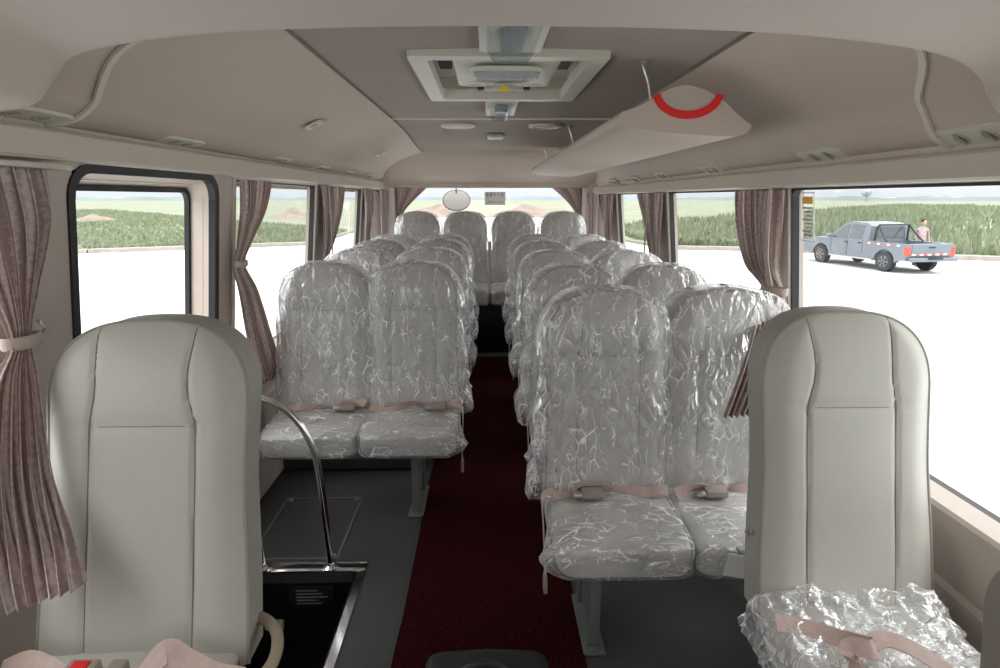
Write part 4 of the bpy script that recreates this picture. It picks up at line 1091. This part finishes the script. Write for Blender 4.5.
m = MB(); m.add([(1.17, -.70, 1.06), (1.17, .70, 1.06), (.58, .60, 1.545), (.58, -.60, 1.545), (1.185, -.70, 1.06), (1.185, .70, 1.06), (.595, .60, 1.545), (.595, -.60, 1.545)], [(3, 2, 1, 0), (4, 5, 6, 7), (0, 1, 5, 4), (2, 3, 7, 6), (1, 2, 6, 5), (3, 0, 4, 7)]); m.build('windscreen', 'carglass', tk, smooth=False)
m = MB(); m.box(-2.345, -2.30, -.70, .70, .60, .985, .015); tg = m.build('tailgate', 'paint', tk)
m = MB(); m.box(-2.36, -2.34, -.12, .12, .86, .90, .005); m.build('handle', 'black', tg)
m = MB()
for k in range(10): m.box(-2.352, -2.344, -.70 + k * .14, -.56 + k * .14, .62, .67, mi=k % 2)
m.build('marking_stripe', ['redlamp', 'white'], tg)
m = MB(); m.box(-2.52, -2.34, -.82, .82, .42, .55, .03); m.box(-2.56, -2.42, -.25, .25, .50, .56, .01, mi=1); m.build('rear_bumper', ['paint', 'black'], tk)
m = MB(); m.box(2.42, 2.62, -.80, .80, .38, .62, .06); m.build('front_bumper', 'paint', tk)

# person beyond the pickup bed
pr_ = thing('person', 'person with dark hair and a light shirt standing behind the pickup bed', 'person', (14.62, 20.75, GZ)); pr_.scale = (.92, .92, .92)
me = bpy.data.meshes.new('body'); J = [(0, 0, .93), (0, 0, 1.15), (0, 0, 1.38), (0, 0, 1.47), (0, -.01, 1.55), (.19, 0, 1.38), (.25, .0, 1.12), (.22, -.14, .93), (.21, -.2, .86), (-.19, 0, 1.38), (-.25, .0, 1.12), (-.22, -.14, .93), (-.21, -.2, .86), (.10, 0, .88), (.11, 0, .5), (.11, .02, .09), (.11, -.14, .04), (-.10, 0, .88), (-.11, 0, .5), (-.11, .02, .09), (-.11, -.14, .04)]
E_ = [(0, 1), (1, 2), (2, 3), (3, 4), (2, 5), (5, 6), (6, 7), (7, 8), (2, 9), (9, 10), (10, 11), (11, 12), (0, 13), (13, 14), (14, 15), (15, 16), (0, 17), (17, 18), (18, 19), (19, 20)]
RD = [.14, .14, .15, .055, .06, .065, .045, .032, .03, .065, .045, .032, .03, .095, .065, .045, .04, .095, .065, .045, .04]
me.from_pydata(J, E_, []); me.materials.append(M['shirt'])
pb = bpy.data.objects.new('body', me); C.objects.link(pb); pb.parent = pr_
sk = pb.modifiers.new('skin', 'SKIN'); 
if not me.skin_vertices: 
    bpy.context.view_layer.objects.active = pb
lay = me.skin_vertices[0].data if me.skin_vertices else None
if lay:
    for i, r_ in enumerate(RD): lay[i].radius = (r_, r_ * .8)
    lay[0].use_root = True
pb.modifiers.new('sub', 'SUBSURF').levels = 1
m = MB()
def hd(u, v):
    a = 2 * PI * u; p = math.sin(PI * v); return (.078 * math.cos(a) * p, -.01 + .098 * math.sin(a) * p, 1.64 - .125 * math.cos(PI * v))
m.grid(hd, 20, 16); m.lathe((0, -.11, 1.635), [(.012, -.01), (.008, .02)], 'y', 8)
for s_ in (-1, 1): m.lathe((s_ * .078, 0, 1.64), [(.012, -.025), (.02, 0), (.012, .025)], 'z', 8)
m.build('head', 'skin', pr_)
m = MB()
def hr_(u, v):
    a = 2 * PI * u; p = math.sin(PI * v * .52); return (.088 * math.cos(a) * p, .005 + .106 * math.sin(a) * p, 1.655 + .125 * math.cos(PI * v * .52))
m.grid(hr_, 20, 10); m.build('hair', 'hair', pr_)
m = MB()
for s_ in (-1, 1): m.tube([(s_ * .09, 0, .95), (s_ * .11, 0, .5), (s_ * .11, .02, .08)], [.125, .088, .075], 12)
m.build('trousers', 'trouser', pr_)

# ------------------------------------------------------------------ light
wd = bpy.data.worlds.new('overcast'); S.world = wd; wd.use_nodes = True; nt = wd.node_tree; nt.nodes.clear()
o = nt.nodes.new('ShaderNodeOutputWorld'); bgn = nt.nodes.new('ShaderNodeBackground'); tc = nt.nodes.new('ShaderNodeTexCoord')
sp = nt.nodes.new('ShaderNodeSeparateXYZ'); nt.links.new(tc.outputs['Generated'], sp.inputs[0])
r = nt.nodes.new('ShaderNodeMapRange'); r.inputs[1].default_value = 0; r.inputs[2].default_value = 1; r.inputs[3].default_value = .50; r.inputs[4].default_value = 2.6
nt.links.new(sp.outputs[2], r.inputs[0]); nt.links.new(r.outputs[0], bgn.inputs['Strength'])
cr2 = nt.nodes.new('ShaderNodeValToRGB'); cr2.color_ramp.elements[0].color = (.93, .98, 1.03, 1); cr2.color_ramp.elements[1].color = (1, 1, 1, 1); cr2.color_ramp.elements[1].position = .25
nt.links.new(sp.outputs[2], cr2.inputs[0]); nt.links.new(cr2.outputs[0], bgn.inputs['Color']); nt.links.new(bgn.outputs[0], o.inputs[0])
sl = bpy.data.lights.new('sun', 'SUN'); sl.energy = .8; sl.angle = math.radians(40); so = bpy.data.objects.new('sun', sl); C.objects.link(so); so.rotation_euler = (math.radians(25), math.radians(15), 0)

S.view_settings.view_transform = 'Standard'; S.view_settings.look = 'None'; S.view_settings.gamma = 1; S.view_settings.use_curve_mapping = False
S.view_settings.exposure = 0.98
S.cycles.transparent_max_bounces = 40
S.cycles.max_bounces = 12; S.cycles.diffuse_bounces = 6
